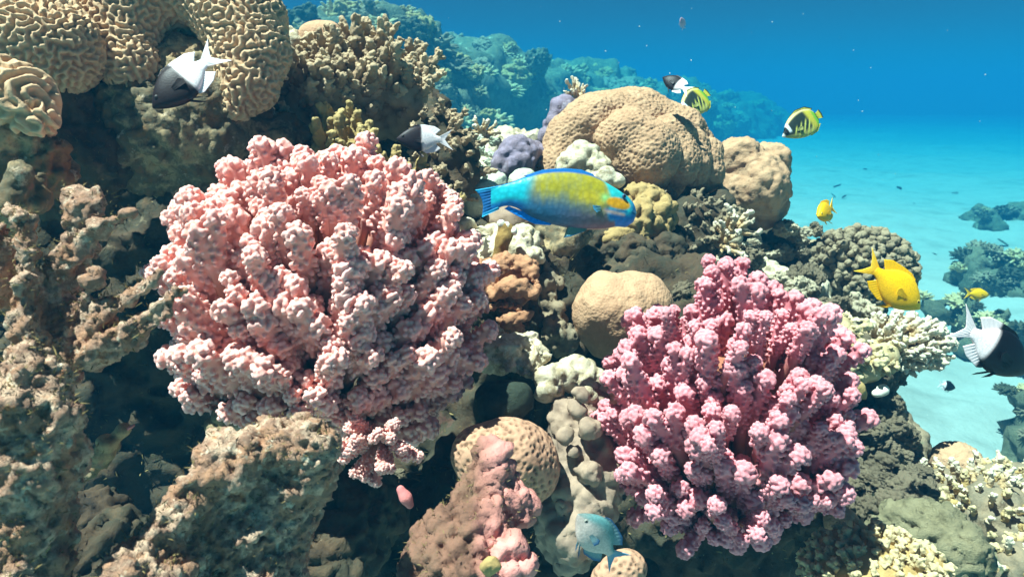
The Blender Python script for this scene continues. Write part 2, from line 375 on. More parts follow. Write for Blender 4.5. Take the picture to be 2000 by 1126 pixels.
def colony(name, label, cat, cen, radii, bpt, n_full, keep, mesh_list, Lm, part='branch', jit=0.12, scale=1.0, up=0.0, slen=1.0, seed=0, group=None, coremat=None, corefac=0.62, limit=296, srange=(.85, 1.18)):
    """branches radiate from bpt to tips on an ellipsoid; keep(dir) selects directions (x right, y away, z up)"""
    r = random.Random(seed); cen = np.asarray(cen); radii = np.asarray(radii); bpt = np.asarray(bpt)
    root = empty(name, bpt, label, cat, group); cnt = 0
    for dv in fib(n_full):
        if not keep(dv) or cnt >= limit: continue
        dv = dv+np.array([r.gauss(0, 1) for _ in range(3)])*jit*0.5; dv /= np.linalg.norm(dv)
        tip = cen+dv*radii*(1+r.uniform(-jit, jit)*.6)
        dr = tip-bpt; dr /= np.linalg.norm(dr); dr = dr+np.array([0, 0, up])+np.array([r.gauss(0, 1) for _ in range(3)])*0.09; dr /= np.linalg.norm(dr)
        s = scale*r.uniform(*srange); sl = s*slen*r.uniform(.9, 1.15)
        branch(root, part, r.choice(mesh_list), tip-dr*Lm*sl, dr, (s, s, sl), r.uniform(0, 6.28)); cnt += 1
    if coremat is not None:
        rr = radii*corefac; rmin = rr.min(); prims = []
        for dv in fib(26):
            c = cen+dv*(rr-rmin*.55); prims.append((c, c, rmin*.55, rmin*.55))
        prims.append((cen, bpt, rmin*.8, rmin*.6))
        v, q, col = shape(prims, max(rmin/14, .004), rmin*.3, [('fbm', 18, .012)], seed=seed)
        obj('base', make_mesh('base', v-bpt, q, coremat, col), root)
    return root
print('setup', time.time()-T0)
# ================================================================== the setting
def setting():
    # sand sheet, rippled near the reef
    n = 260; r = np.linspace(0, 1, n)
    xs = np.concatenate([-(r[::-1]**2.6)*75, (r[1:]**2.6)*75]); ys = xs+4.0
    X, Y = np.meshgrid(xs+1.5, ys, indexing='ij'); p = np.stack([X.ravel(), Y.ravel(), 0*X.ravel()], 1)
    z = fbm(p*0.35, 3, 5)*0.10+fbm(p*2.2, 3, 8)*0.025+np.sin(p[:, 0]*9+p[:, 1]*16+fbm(p*1.5, 2, 3)*4)*0.006
    p[:, 2] = z; m = len(xs); I = np.arange(m*m).reshape(m, m)
    q = np.stack([I[:-1, :-1].ravel(), I[1:, :-1].ravel(), I[1:, 1:].ravel(), I[:-1, 1:].ravel()], 1)
    tag(obj('sand_floor', make_mesh('sand_floor', p, q, M_SAND)), 'pale rippled sand floor beside the reef', kind='structure')
    # reef framework
    S = [(150, 330, 1.72, 300), (-150, 500, 1.55, 330), (60, 900, 1.55, 330), (-120, 1150, 1.35, 280), (450, 370, 1.78, 250),
         (700, 330, 1.88, 200), (600, 850, 1.72, 310), (350, 1180, 1.5, 260), (960, 660, 1.55, 230), (950, 1040, 1.38, 260),
         (1250, 740, 1.68, 250), (1400, 930, 1.50, 260), (1240, 490, 2.3, 190), (1450, 650, 2.3, 190), (1590, 700, 2.3, 140),
         (1600, 900, 1.82, 170), (1690, 1030, 1.72, 160), (1900, 1160, 1.62, 200), (1000, 470, 2.0, 170), (300, 650, 1.7, 260), (820, 480, 1.8, 180)]
    prims = []
    for t in S:
        c, r_ = W(t); prims.append((c, c+np.array([0, .12, -max(c[2]*.75, .3)]), r_, r_*1.05))
    v, q = sdf_mesh(prims, 0.012, 0.10)
    nn = vnormals(v, q)
    v = v+nn*(fbm(v*4.2, 4, 11)*0.05+(0.4-np.abs(fbm(v*11, 4, 17)))*0.035)[:, None]
    f1, f2 = worley(v*15, 4); v = v+nn*((0.5-f1)*0.03)[:, None]; nn = vnormals(v, q); f1, f2 = worley(v*34, 6); v = v+nn*((0.5-f1)*0.016+fbm(v*45, 3, 23)*.008)[:, None]
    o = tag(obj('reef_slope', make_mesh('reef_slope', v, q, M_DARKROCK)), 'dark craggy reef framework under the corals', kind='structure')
    global REEF
    REEF = (v, vnormals(v, q))
    # far reef ridges behind
    def far(name, S, vox, k, amp, seed, lab):
        pr = []
        for t in S:
            c, r_ = W(t); pr.append((c, np.array([c[0], c[1]+.5, -.3]), r_, r_*1.25))
            if len(pr) > 1 and 'ridge' in name: pr.append((last[0], c, last[1]*.92, r_*.92))
            last = (c, r_)
        v, q = sdf_mesh(pr, vox, k); n_ = vnormals(v, q); fs = .13/amp
        v = v+n_*(fbm(v*fs*1.3, 4, seed)*amp+(0.4-np.abs(fbm(v*fs*3.6, 4, seed+3)))*amp*.7)[:, None]
        f1, f2 = worley(v*fs*4.5, seed); v = v+n_*((0.5-f1)*amp*.8)[:, None]
        tag(obj(name, make_mesh(name, v, q, M_FAR)), lab, kind='structure')
        return v, vnormals(v, q)
    a = far('far_reef', [(640, 190, 10, 140), (750, 150, 9.6, 110), (790, 110, 10, 80), (560, 170, 10.5, 110), (850, 260, 10, 120), (680, 85, 10.5, 50)], .06, .35, .19, 21, 'rugged reef outcrop rising behind the corals')
    b = far('far_reef_ridge', [(860, 215, 12.5, 100), (950, 222, 15, 105), (1080, 240, 18, 105), (1140, 250, 20.5, 102), (1200, 258, 23, 100), (1265, 268, 26, 95), (1330, 278, 29, 90), (1390, 285, 33, 80), (1450, 292, 37, 70)], .15, .8, .40, 31, 'long hazy reef ridge behind the sand')
    return a, b
FARA, FARB = setting()
print('setting', time.time()-T0)

# ================================================================== rock and coral-head variants (shared meshes)
def rock_variant(seed, vox=0.055, rough=.24, pits=True):
    r = random.Random(seed); prims = []
    for i in range(6):
        c = np.array([r.gauss(0, .38), r.gauss(0, .38), r.gauss(0, .25)]); prims.append((c, c, r.uniform(.45, .75), .5))
        prims[-1] = (c, c, prims[-1][2], prims[-1][2])
    v, q = sdf_mesh(prims, vox, .25); n = vnormals(v, q)
    v = v+n*(fbm(v*1.6+seed, 4, seed)*rough)[:, None]
    f1, f2 = worley(v*2.4+seed, seed); n = vnormals(v, q); v = v+n*((0.45-f1)*rough*1.1)[:, None]
    if pits:
        f1, f2 = worley(v*4.5+seed, seed+5); v = v-n*(np.exp(-(f1/.35)**2)*rough*.5)[:, None]
    n = vnormals(v, q); v = v+n*(fbm(v*5+seed, 3, seed+2)*.10)[:, None]
    return v, q, np.zeros((len(v), 3))
ROCKS = {}
def rocks(m):
    if m.name not in ROCKS:
        base = ROCKS.get('_', None)
        if base is None:
            base = [rock_variant(s) for s in range(41, 48)]; ROCKS['_'] = base
        ROCKS[m.name] = [make_mesh('rock', v, q, m, c) for v, q, c in base]
    return ROCKS[m.name]
def place_rock(name, label, cat, pos, r_, m, group, rr, flat=.8):
    o = obj(name, rr.choice(rocks(m)), None, pos); s = r_*.85
    o.scale = (s*rr.uniform(.8, 1.25), s*rr.uniform(.8, 1.25), s*rr.uniform(.65, 1)*flat/.8)
    o.rotation_euler = (rr.uniform(-.7, .7), rr.uniform(-.7, .7), rr.uniform(0, 6.28)); return tag(o, label, cat, group)
# small bush of stubby fingers as one mesh (far away, parts too small to tell)
def bush_variant(seed, n=46, vox=.055):
    r = random.Random(seed); prims = [((0, 0, 0), (0, 0, .25), .42, .5)]
    for dv in fib(n*2):
        if dv[2] < -.15: continue
        d_ = dv+np.array([r.gauss(0, .12) for _ in range(3)]); d_ /= np.linalg.norm(d_); L = r.uniform(.75, 1.05)
        prims.append((d_*.3, d_*L, .12, .075))
    v, q = sdf_mesh(prims, vox, .05); col = np.zeros((len(v), 3)); col[:, 0] = np.clip((np.linalg.norm(v, axis=1)-.5)/.45, 0, 1)
    return v, q, col
BUSH = [bush_variant(s) for s in (3, 4, 5)]
def bushes(m):
    k = 'b'+m.name
    if k not in ROCKS: ROCKS[k] = [make_mesh('bush', v, q, m, c) for v, q, c in BUSH]
    return ROCKS[k]

# ================================================================== brain corals, upper left
D = 1.25
arch = caps([(262, 128, D-.02, 62), (252, 70, D, 74), (262, 8, D, 84), (330, -42, D+.02, 80), (410, -22, D+.01, 80), (466, 40, D, 80), (490, 110, D-.01, 66), (488, 165, D-.02, 52), (462, 208, D-.03, 28)], [(330, -30, D+.1, 110), (440, 60, D+.12, 100)])
solid('brain_coral', 'big arched tan brain coral with a dark hollow under its bend', 'coral', arch, .0024, .02, M_BRAIN, [('fbm', 9, .006), ('maze', 0, .0042, 3, 15, .10), ('fbm', 200, .0012)], seed=2)
dome = caps((70, 80, 1.16, 92), (110, 96, 1.14, 82), (20, 90, 1.14, 90), (-40, 100, 1.15, 90), (80, 60, 1.22, 96))
solid('brain_coral', 'rounded tan brain coral dome beside the arched one', 'coral', dome, .0024, .05, M_BRAIN, [('fbm', 9, .006), ('maze', 0, .0042, 3, 15, .10), ('fbm', 200, .0012)], seed=5)
low = caps([(-10, 165, .90, 46), (40, 190, .90, 44), (78, 232, .89, 34)], [(0, 200, .93, 60), (60, 250, .93, 40)])
solid('brain_coral', 'low worn brain coral crust with broad folds above the dead branches', 'coral', low, .0027, .03, M_BRAIN, [('fbm', 10, .008), ('maze', 0, .0046, 4, 20, .05)], seed=8)
solid('coral_rock', 'brown mottled rock stump carrying the arched brain coral', 'rock',
      caps([(250, 190, D, 70), (330, 240, D, 70), (430, 260, D+.02, 60)], [(360, 150, D+.02, 62), (420, 190, D-.01, 50)], (300, 290, D+.05, 90), (220, 250, D+.05, 70), (420, 310, D+.08, 90), (365, 70, D+.10, 70), (530, 270, D+.1, 60)),
      .006, .03, M_ROCK, [('fbm', 12, .016), ('knob', 38, .010), ('pit', 60, .006), ('fbm', 80, .006)], seed=3)
solid('coral_rock', 'shaded rock under the rounded brain coral dome', 'rock',
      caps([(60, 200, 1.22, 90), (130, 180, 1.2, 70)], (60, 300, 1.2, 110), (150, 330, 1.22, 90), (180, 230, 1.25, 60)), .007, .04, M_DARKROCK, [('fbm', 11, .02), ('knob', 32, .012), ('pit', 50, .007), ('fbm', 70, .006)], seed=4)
solid('coral_rock', 'crusted grey rock below the worn brain coral crust', 'rock',
      caps([(20, 260, .93, 60), (80, 290, .93, 48)], (30, 330, .95, 75), (110, 330, .97, 45), (-30, 300, .95, 80)), .005, .03, M_ROCK, [('fbm', 14, .014), ('knob', 42, .010), ('pit', 70, .006), ('fbm', 90, .005)], seed=6)
print('brain', time.time()-T0)

# ================================================================== tan domes behind the finger coral
def domec(name, label, prims, vox=.0032, cs=210, amp=.0018, m=M_TANDOME, seed=0, fb=.006):
    return solid(name, label, 'coral', prims, vox, .02, m, [('fbm', 8, fb), ('comb', cs, amp)], seed=seed)
domec('dome_coral', 'upright tan dome coral on the crest behind the finger coral', caps([(612, 70, 1.6, 27), (645, 70, 1.6, 27)], (628, 88, 1.62, 40)), seed=1)
domec('dome_coral', 'small tan dome coral, left of the low pair under the upright dome', caps((628, 112, 1.55, 22), (628, 125, 1.56, 26)), seed=2)
domec('dome_coral', 'small tan dome coral, right of the low pair under the upright dome', caps((674, 106, 1.58, 25), (674, 122, 1.58, 27)), seed=3)
solid('coral_rock', 'pale knobbly crust leaning on the upright tan dome', 'rock', caps([(560, 92, 1.58, 18), (572, 62, 1.58, 10)], (575, 82, 1.58, 15)), .004, .01, M_PALEROCK, [('knob', 60, .008)], seed=4)

# ================================================================== brown finger corals
FV = variants('branch', finger_variant, range(60, 67), M_FINGER)
FO = variants('branch', finger_variant, range(70, 75), M_OLIVEFINGER, L=.075, r0=.013, r1=.0085, nubs=5)
def field(name, label, cat, samples, meshes, Lm, scale, part='branch', seed=0, coreprims=None, coremat=None, slen=1.0, core_disp=None, vox=.007, group=None, tilt=.22):
    """samples: list of (base xyz, direction)"""
    r = random.Random(seed); b0 = np.mean([s[0] for s in samples], 0)-np.array([0, 0, .03])
    root = empty(name, b0, label, cat, group)
    for b, d_ in samples:
        d_ = np.asarray(d_)/np.linalg.norm(d_); d_ = d_+np.array([r.gauss(0, 1) for _ in range(3)])*tilt; d_ /= np.linalg.norm(d_)
        s = scale*r.uniform(.72, 1.25); branch(root, part, r.choice(meshes), np.asarray(b), d_, (s, s, s*slen*r.uniform(.8, 1.3)), r.uniform(0, 6.28))
    if coreprims is not None:
        v, q, col = shape(coreprims, vox, .03, core_disp or [('fbm', 14, .012), ('knob', 40, .008)], seed=seed)
        obj('base', make_mesh('base', v-b0, q, coremat, col), root)
    return root
def on_shape(prims, n, seed, facing, vox=.02, k=.03, spacing=0.0):
    """random points on the smooth union, kept where facing(normal, point)"""
    v, q = sdf_mesh(prims, vox, k); nr = vnormals(v, q); r = np.random.RandomState(seed); out = []
    order = r.permutation(len(v))
    for i in order:
        if len(out) >= n: break
        if not facing(nr[i], v[i]): continue
        if spacing and any(((v[i]-o[0])**2).sum() < spacing**2 for o in out): continue
        out.append((v[i], nr[i]))
    return out
toward = lambda n, p: (n @ (CAM-p)) > -0.25*np.linalg.norm(CAM-p) or n[2] > .3
c1 = caps([(585, 235, 1.44, 38), (640, 190, 1.46, 58), (720, 170, 1.46, 55), (790, 195, 1.45, 38)], [(640, 160, 1.52, 40), (735, 140, 1.52, 42), (800, 170, 1.5, 30)], [(700, 230, 1.48, 50), (770, 240, 1.48, 35)])
pts = on_shape(c1, 165, 3, lambda n, p: toward(n, p) and n[2] > -.35, spacing=.017)
field('finger_coral', 'large brown finger coral colony spreading right of the arched brain coral', 'coral', [(p-.018*n, n*.6+np.array([.25, -.15, .9])) for p, n in pts], FV, .08, .95, seed=1, coreprims=c1, coremat=M_FINGER, slen=.85)
c2 = caps([(640, 300, 1.32, 30), (700, 330, 1.30, 36), (770, 372, 1.28, 30), (830, 400, 1.27, 22)], [(655, 250, 1.36, 25), (690, 290, 1.36, 32)])
pts = on_shape(c2, 70, 4, lambda n, p: toward(n, p) and n[2] > -.2, spacing=.02)
field('finger_coral', 'olive finger coral ridge with blunt tips behind the pale rose coral', 'coral', [(p-.02*n, n*.5+np.array([.1, -.1, 1])) for p, n in pts], FO, .075, .75, seed=2, coreprims=c2, coremat=M_OLIVEFINGER, slen=.9)
c3 = caps([(850, 255, 1.40, 34), (890, 300, 1.40, 30), (905, 350, 1.40, 26)], [(860, 320, 1.44, 45), (840, 370, 1.42, 50), (880, 385, 1.4, 30)])
pts = on_shape(c3, 90, 5, lambda n, p: toward(n, p), spacing=.015)
field('finger_coral', 'brown finger coral clump beside the chromis, its tips fanning to the right', 'coral', [(p-.016*n, n*.9+np.array([.5, -.1, .35])) for p, n in pts], FV, .08, .62, seed=3, coreprims=c3, coremat=M_DARKROCK, slen=.85)
pts = on_shape(caps((845, 408, 1.3, 24), (880, 398, 1.32, 18)), 34, 6, toward, spacing=.01, vox=.01)
field('finger_coral', 'small straw coloured knobby coral tuft above the pale rose coral', 'coral', [(p-.008*n, n+np.array([0, 0, .4])) for p, n in pts], FO, .075, .30, seed=4, coreprims=caps((845, 410, 1.31, 20), (880, 400, 1.33, 15)), coremat=M_OLIVEFINGER, vox=.005)
print('fingers', time.time()-T0)

# ================================================================== the two cauliflower corals
PV1 = variants('branch', poc_variant, range(100, 105), M_POC1, L=.13, nsub=1, r0=.007, r1=.0118, kr=.0035, nk=74, sublen=.62, vox=.0017)
PV1 += variants('branch', poc_variant, range(105, 110), M_POC1, L=.13, nsub=2, spread=.0115, r0=.007, r1=.0100, kr=.0034, nk=48, sublen=.45, vox=.0017)
PV2 = variants('branch', poc_variant, range(120, 125), M_POC2, L=.14, nsub=2, spread=.0125, kr=.0030, r0=.009, r1=.0085, nk=62, vox=.0017, sublen=.6)
PV2 += variants('branch', poc_variant, range(125, 129), M_POC2, L=.14, nsub=1, spread=.0, kr=.0030, r0=.012, r1=.0100, nk=96, vox=.0017, sublen=.7)
d = 1.04; s = d/FPX
cen = P(642, 592, d)
colony('cauliflower_coral', 'wide pale rose cauliflower coral with knobbed clubs, the larger of the pink pair', 'coral', cen, (290*s, .19, 292*s), P(610, 760, d+.06), 480,
       lambda v: v[1] < .5 and v[2] > -.55-.5*max(v[0]+.3, 0), PV1, .13, seed=11, scale=1.08, coremat=M_POC1, corefac=.44, jit=.22, up=.36, limit=298, srange=(.82, 1.2))
d = 1.02; s = d/FPX
cen = P(1415, 790, d)
colony('cauliflower_coral', 'dusty magenta cauliflower coral with upright fingers, the smaller of the pink pair', 'coral', cen, (226*s, .165, 252*s), P(1420, 900, d+.06), 330,
       lambda v: v[1] < .5, PV2, .14, seed=12, scale=1.0, coremat=M_POC2, corefac=.46, jit=.32, up=.5, limit=290, srange=(.8, 1.25))
print('pink', time.time()-T0)

# ================================================================== lobed brown corals, centre right
d = 1.86
lob = caps([(1090, 330, d-.02, 46), (1115, 275, d, 52), (1160, 245, d, 60)], [(1160, 250, d, 62), (1240, 245, d+.03, 68), (1320, 275, d+.03, 62)], [(1360, 300, d+.02, 44), (1372, 335, d, 36)], (1250, 300, d+.12, 110))
front = caps([(1225, 275, d-.09, 62), (1258, 305, d-.10, 66), (1262, 320, d-.08, 52)])
f2_ = caps([(1308, 268, d-.05, 46), (1322, 318, d-.07, 46)]); f3_ = caps([(1346, 290, d-.02, 40), (1354, 328, d-.045, 38)]); f4_ = caps([(1374, 302, d, 32), (1384, 338, d-.02, 26)])
root = empty('lobed_coral', P(1250, 380, d), 'big brown lobed boulder coral with fine honeycomb surface behind the parrotfish', 'coral')
for i, pr in enumerate((lob, front, f2_, f3_, f4_)):
    v, q, col = shape(pr, .0033, .018, [('fbm', 7, .012), ('fbm', 22, .003), ('comb', 92, .010)], seed=50+i)
    obj('lobe', make_mesh('lobe', v-np.array(root.location), q, M_PORITES, col), root)
d = 2.0
solid('lobed_coral', 'rough brown boulder coral right behind the big lobed one', 'coral', caps((1440, 320, d+.02, 52), (1500, 318, d+.06, 42), (1480, 365, d-.02, 56), (1440, 380, d, 46), (1495, 400, d+.02, 40), (1430, 300, d+.05, 34)),
      .005, .02, M_PORITES, [('fbm', 11, .018), ('ridge', 25, .010), ('comb', 100, .004)], seed=57)
domec('dome_coral', 'smooth tan dome coral half hidden by the magenta coral', caps([(1192, 606, 1.27, 70), (1240, 604, 1.29, 76)], (1210, 635, 1.28, 76), (1180, 575, 1.28, 40)), vox=.0032, cs=150, amp=.0030, seed=9, fb=.014)
solid('lilac_rock', 'round lilac crusted boulder beside the big lobed coral', 'rock', caps((1008, 312, 1.8, 42), (1000, 330, 1.8, 36), (1035, 305, 1.84, 28)), .005, .02, M_PURPLE, [('fbm', 16, .010), ('knob', 45, .008)], seed=12)
solid('lilac_rock', 'lilac knobby rock behind the crest of the lobed coral', 'rock', caps((1105, 220, 2.0, 26), (1085, 240, 2.0, 18), (1125, 210, 2.02, 22), (1085, 270, 2.0, 28)), .006, .015, M_PURPLE, [('fbm', 14, .012), ('knob', 36, .012)], seed=13)
print('lobes', time.time()-T0)
# ================================================================== middle ground rocks and small corals
RK = [('fbm', 13, .014), ('knob', 40, .010), ('pit', 62, .007), ('fbm', 80, .006)]
def rk(label, prims, m, vox=.0055, k=.02, disp=None, seed=0, name='coral_rock', cat='rock'):
    return solid(name, label, cat, prims, vox, k, m, disp or RK, seed=seed)
# pale boulders behind the parrotfish tail
G = 'pale rounded boulders behind the parrotfish tail'
for i, (x, y, d, r_, m, lab) in enumerate([
        (935, 398, 1.46, 44, M_MINT, 'pale green boulder above the parrotfish tail tip'),
        (1000, 440, 1.44, 62, M_GREYBLOB, 'large smooth grey boulder under the parrotfish tail'),
        (962, 362, 1.55, 34, M_MINT, 'pale cream boulder resting below the lilac boulder'),
        (905, 448, 1.36, 26, M_PALEROCK, 'small cream stone beside the pale rose coral'),
        (928, 462, 1.33, 17, M_PALEROCK, 'little pinkish stone against the cream one'),
        (1020, 355, 1.6, 30, M_MINT, 'pale cream boulder behind the parrotfish back')]):
    solid('boulder', lab, 'rock', caps((x, y, d, r_), (x+r_*.3, y+r_*.25, d+.02, r_*.85)), .005, .02, m, [('fbm', 10, .012), ('fbm', 40, .003)], seed=60+i, group=G)
rk('pale crumbly rubble heap left of the orange folded coral', caps([(905, 500, 1.34, 38), (950, 470, 1.36, 30), (975, 500, 1.32, 34)], (900, 540, 1.3, 34), (1020, 478, 1.32, 36), (1040, 505, 1.3, 28), (930, 520, 1.29, 30)), M_PALEROCK, vox=.004, disp=[('fbm', 16, .012), ('knob', 60, .009), ('pit', 80, .007)], seed=70)
rt = solid('horn_coral', 'stubby olive horn coral with white tips on the pale rubble', 'coral', caps([(975, 500, 1.26, 15), (984, 465, 1.25, 12), (990, 445, 1.25, 9)], [(980, 475, 1.25, 10), (1000, 452, 1.25, 7)], [(984, 460, 1.25, 9), (980, 440, 1.25, 6)]), .0025, .008, M_OLIVEFINGER, [('fbm', 60, .002)], seed=71)
for (x, y) in ((990, 441), (1002, 450), (979, 437)):
    solid('tip', None, None, caps((x, y, 1.249, 8), (x+3, y+4, 1.25, 6)), .002, .004, M_WHITE, [('fbm', 90, .001)], seed=72, parent=rt)
# pale knobs under the lobed coral
rk('cream knobby rock tucked under the arch of the lobed coral', caps((1150, 318, 1.74, 36), (1115, 330, 1.73, 26), (1170, 335, 1.72, 28), (1140, 300, 1.75, 24)), M_PALEROCK, disp=[('fbm', 14, .012), ('knob', 46, .010)], seed=73)
rk('pair of small cream knobs above the parrotfish head', caps((1182, 345, 1.62, 20), (1206, 352, 1.62, 15), (1165, 352, 1.64, 18)), M_PALEROCK, vox=.004, k=.008, disp=[('fbm', 30, .004)], seed=74)
# under the parrotfish
rk('yellowish warty coral head behind the parrotfish mouth', caps((1262, 400, 1.66, 40), (1275, 430, 1.64, 38), (1235, 430, 1.62, 40), (1245, 470, 1.62, 40), (1200, 470, 1.6, 36)), M_WARTY, vox=.0045, disp=[('fbm', 14, .014), ('knob', 42, .014), ('knob', 95, .005), ('fbm', 80, .004)], seed=75, name='warty_coral', cat='coral')
rk('brown crusty ledge under the parrotfish belly', caps([(1050, 460, 1.42, 36), (1090, 475, 1.42, 36), (1120, 450, 1.45, 30)], (1075, 500, 1.4, 24)), M_ROCK, vox=.0045, disp=[('fbm', 18, .010), ('knob', 60, .007)], seed=76)
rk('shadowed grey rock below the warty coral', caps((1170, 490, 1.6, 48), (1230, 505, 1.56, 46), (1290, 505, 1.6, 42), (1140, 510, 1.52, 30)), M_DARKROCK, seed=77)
c4 = caps((1345, 430, 1.72, 40), (1390, 450, 1.74, 36), (1350, 475, 1.7, 36), (1405, 400, 1.82, 24))
pts = on_shape(c4, 80, 8, toward, spacing=.014)
FD = variants('branch', finger_variant, range(80, 84), M_KNOBDARK, L=.05, r0=.009, r1=.006, nubs=6)
field('branching_coral', 'dark brown stubby branching coral in the shade of the lobed coral', 'coral', [(p-.01*n, n+np.array([.2, 0, .2])) for p, n in pts], FD, .05, .75, seed=6, coreprims=c4, coremat=M_DARKROCK)
pts = on_shape(caps((1430, 455, 1.66, 24), (1420, 480, 1.64, 20)), 22, 9, toward, spacing=.014, vox=.012)
PA = variants('branch', finger_variant, range(90, 95), M_PALEACRO, L=.05, r0=.007, r1=.0045, nubs=7, nr=.0034, vox=.002)
field('branching_coral', 'cream branching coral sprig beside the dark stubby one', 'coral', [(p-.008*n, n+np.array([.5, 0, .2])) for p, n in pts], PA, .05, .8, seed=7, coreprims=caps((1425, 465, 1.67, 18)), coremat=M_PALEROCK, vox=.006)
pts = on_shape(caps((1132, 188, 2.05, 14), (1118, 182, 2.05, 8)), 16, 10, toward, spacing=.012, vox=.01)
field('branching_coral', 'tiny white branching sprig on the lilac knobby rock', 'coral', [(p-.01*n, n+np.array([-.2, 0, .5])) for p, n in pts], PA, .05, .6, seed=8, coreprims=caps((1132, 190, 2.06, 10)), coremat=M_PALEROCK, vox=.006)
# pale green nodules behind
rr = random.Random(5)
for i in range(26):
    x, y = rr.uniform(925, 1055), rr.uniform(262, 350)
    if y < 262+abs(x-990)*.25 or (960 < x < 1050 and y > 280): continue
    r_ = rr.uniform(11, 20); d = 1.95-.0022*(y-262)
    c, rm = W((x, y, d, r_)); o = place_rock('nodule', 'pale green rounded nodule packed around the lilac boulder', 'coral', c, rm, M_MINT, 'pale green nodules', rr)
pts = on_shape(caps((935, 252, 2.0, 12), (950, 262, 2.0, 12)), 14, 11, toward, spacing=.015, vox=.012)
field('branching_coral', 'pale grey branching coral on the crest behind the finger coral clump', 'coral', [(p-.01*n, n+np.array([0, 0, .5])) for p, n in pts], PA, .05, .7, seed=9, coreprims=caps((942, 262, 2.0, 10)), coremat=M_PALEROCK, vox=.006)
rk('pale crusted rock base under the green nodules', caps([(920, 320, 2.0, 40), (985, 300, 2.05, 40), (1050, 290, 2.1, 30)], (940, 360, 1.85, 50)), M_PALEROCK, vox=.008, seed=79)

# orange folded coral
d = 1.2
rt = empty('folded_coral', P(990, 650, d+.03), 'orange brown folded coral with stacked ledges between the two pink corals', 'coral')
for i, pr in enumerate([
        [[(945, 560, d, 20), (950, 535, d, 20), (985, 520, d+.02, 24), (1030, 528, d+.02, 22), (1050, 558, d, 14)], (985, 545, d+.05, 30)],
        [[(968, 565, d-.03, 13), (1000, 560, d-.035, 14), (1040, 568, d-.03, 13)], (1003, 575, d, 24)],
        [[(962, 600, d-.02, 12), (985, 592, d-.03, 14), (1012, 600, d-.03, 11)], (990, 610, d+.01, 22)],
        [[(988, 622, d-.03, 15), (1025, 615, d-.03, 14)], (1005, 640, d+.01, 26)],
        [(990, 590, d+.09, 55), (1000, 640, d+.08, 50)]]):
    v, q, col = shape(caps(*pr), .0034, .012, [('fbm', 18, .013), ('knob', 60, .007), ('pit', 75, .004), ('fbm', 90, .004)], seed=80+i)
    obj('ledge', make_mesh('ledge', v-np.array(rt.location), q, M_ORANGE if i < 4 else M_DARKROCK, col), rt)
rk('pale weedy rubble right of the orange folded coral', caps((1075, 560, 1.32, 22), (1085, 610, 1.3, 26), (1060, 640, 1.28, 24), (1100, 660, 1.28, 26), (1070, 520, 1.36, 18)), M_GREENROCK, vox=.004, disp=[('fbm', 20, .014), ('knob', 55, .012), ('pit', 70, .007)], seed=86)
rk('grey white jagged rubble above the dark stone', caps([(960, 690, 1.12, 24), (1000, 700, 1.1, 28), (1045, 690, 1.1, 22)], [(1000, 670, 1.12, 16), (1040, 660, 1.12, 14)], (1035, 725, 1.08, 18), (960, 660, 1.16, 16)), M_PALEROCK, vox=.0035, disp=[('fbm', 24, .014), ('ridge', 40, .010), ('pit', 70, .006)], seed=87)
rk('smooth dark green stone under the right side of the pale rose coral', caps([(965, 785, 1.04, 40), (1005, 780, 1.03, 38)], (980, 800, 1.05, 40)), M_BLACK, vox=.004, k=.03, disp=[('fbm', 9, .010), ('fbm', 40, .003)], seed=88, name='dark_stone')
# pitted coral
solid('pitted_coral', 'tan coral cushion riddled with dark pits below the dark stone', 'coral', caps([(935, 885, .97, 52), (1000, 890, .97, 56), (1035, 895, .98, 48)], (985, 920, .98, 62), (1035, 930, .99, 40)), .0021, .04, M_PITTED, [('fbm', 9, .006), ('pore', 125, .0050)], seed=89)
# knobbed pink pillar
d = .80
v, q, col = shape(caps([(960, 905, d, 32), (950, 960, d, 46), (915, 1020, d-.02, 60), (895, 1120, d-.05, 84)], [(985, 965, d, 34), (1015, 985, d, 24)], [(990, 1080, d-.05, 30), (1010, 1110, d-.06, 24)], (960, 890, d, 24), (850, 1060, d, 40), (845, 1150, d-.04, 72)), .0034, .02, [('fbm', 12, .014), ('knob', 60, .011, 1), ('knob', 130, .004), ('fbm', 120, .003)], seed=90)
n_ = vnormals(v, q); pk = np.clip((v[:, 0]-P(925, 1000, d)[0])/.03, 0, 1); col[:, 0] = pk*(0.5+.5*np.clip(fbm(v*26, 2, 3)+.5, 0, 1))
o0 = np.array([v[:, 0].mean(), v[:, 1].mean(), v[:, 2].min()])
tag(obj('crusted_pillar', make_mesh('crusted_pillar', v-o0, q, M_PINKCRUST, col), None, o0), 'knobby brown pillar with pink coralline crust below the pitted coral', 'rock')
solid('bivalve', 'pale round shell wedged at the foot of the pink crusted pillar', 'shell', caps([(945, 1104, .70, 8), (958, 1098, .70, 10), (972, 1106, .70, 8)], (958, 1110, .705, 14)), .002, .006, M_YELACRO, [('fbm', 30, .003), ('ridge', 90, .002)], seed=91)
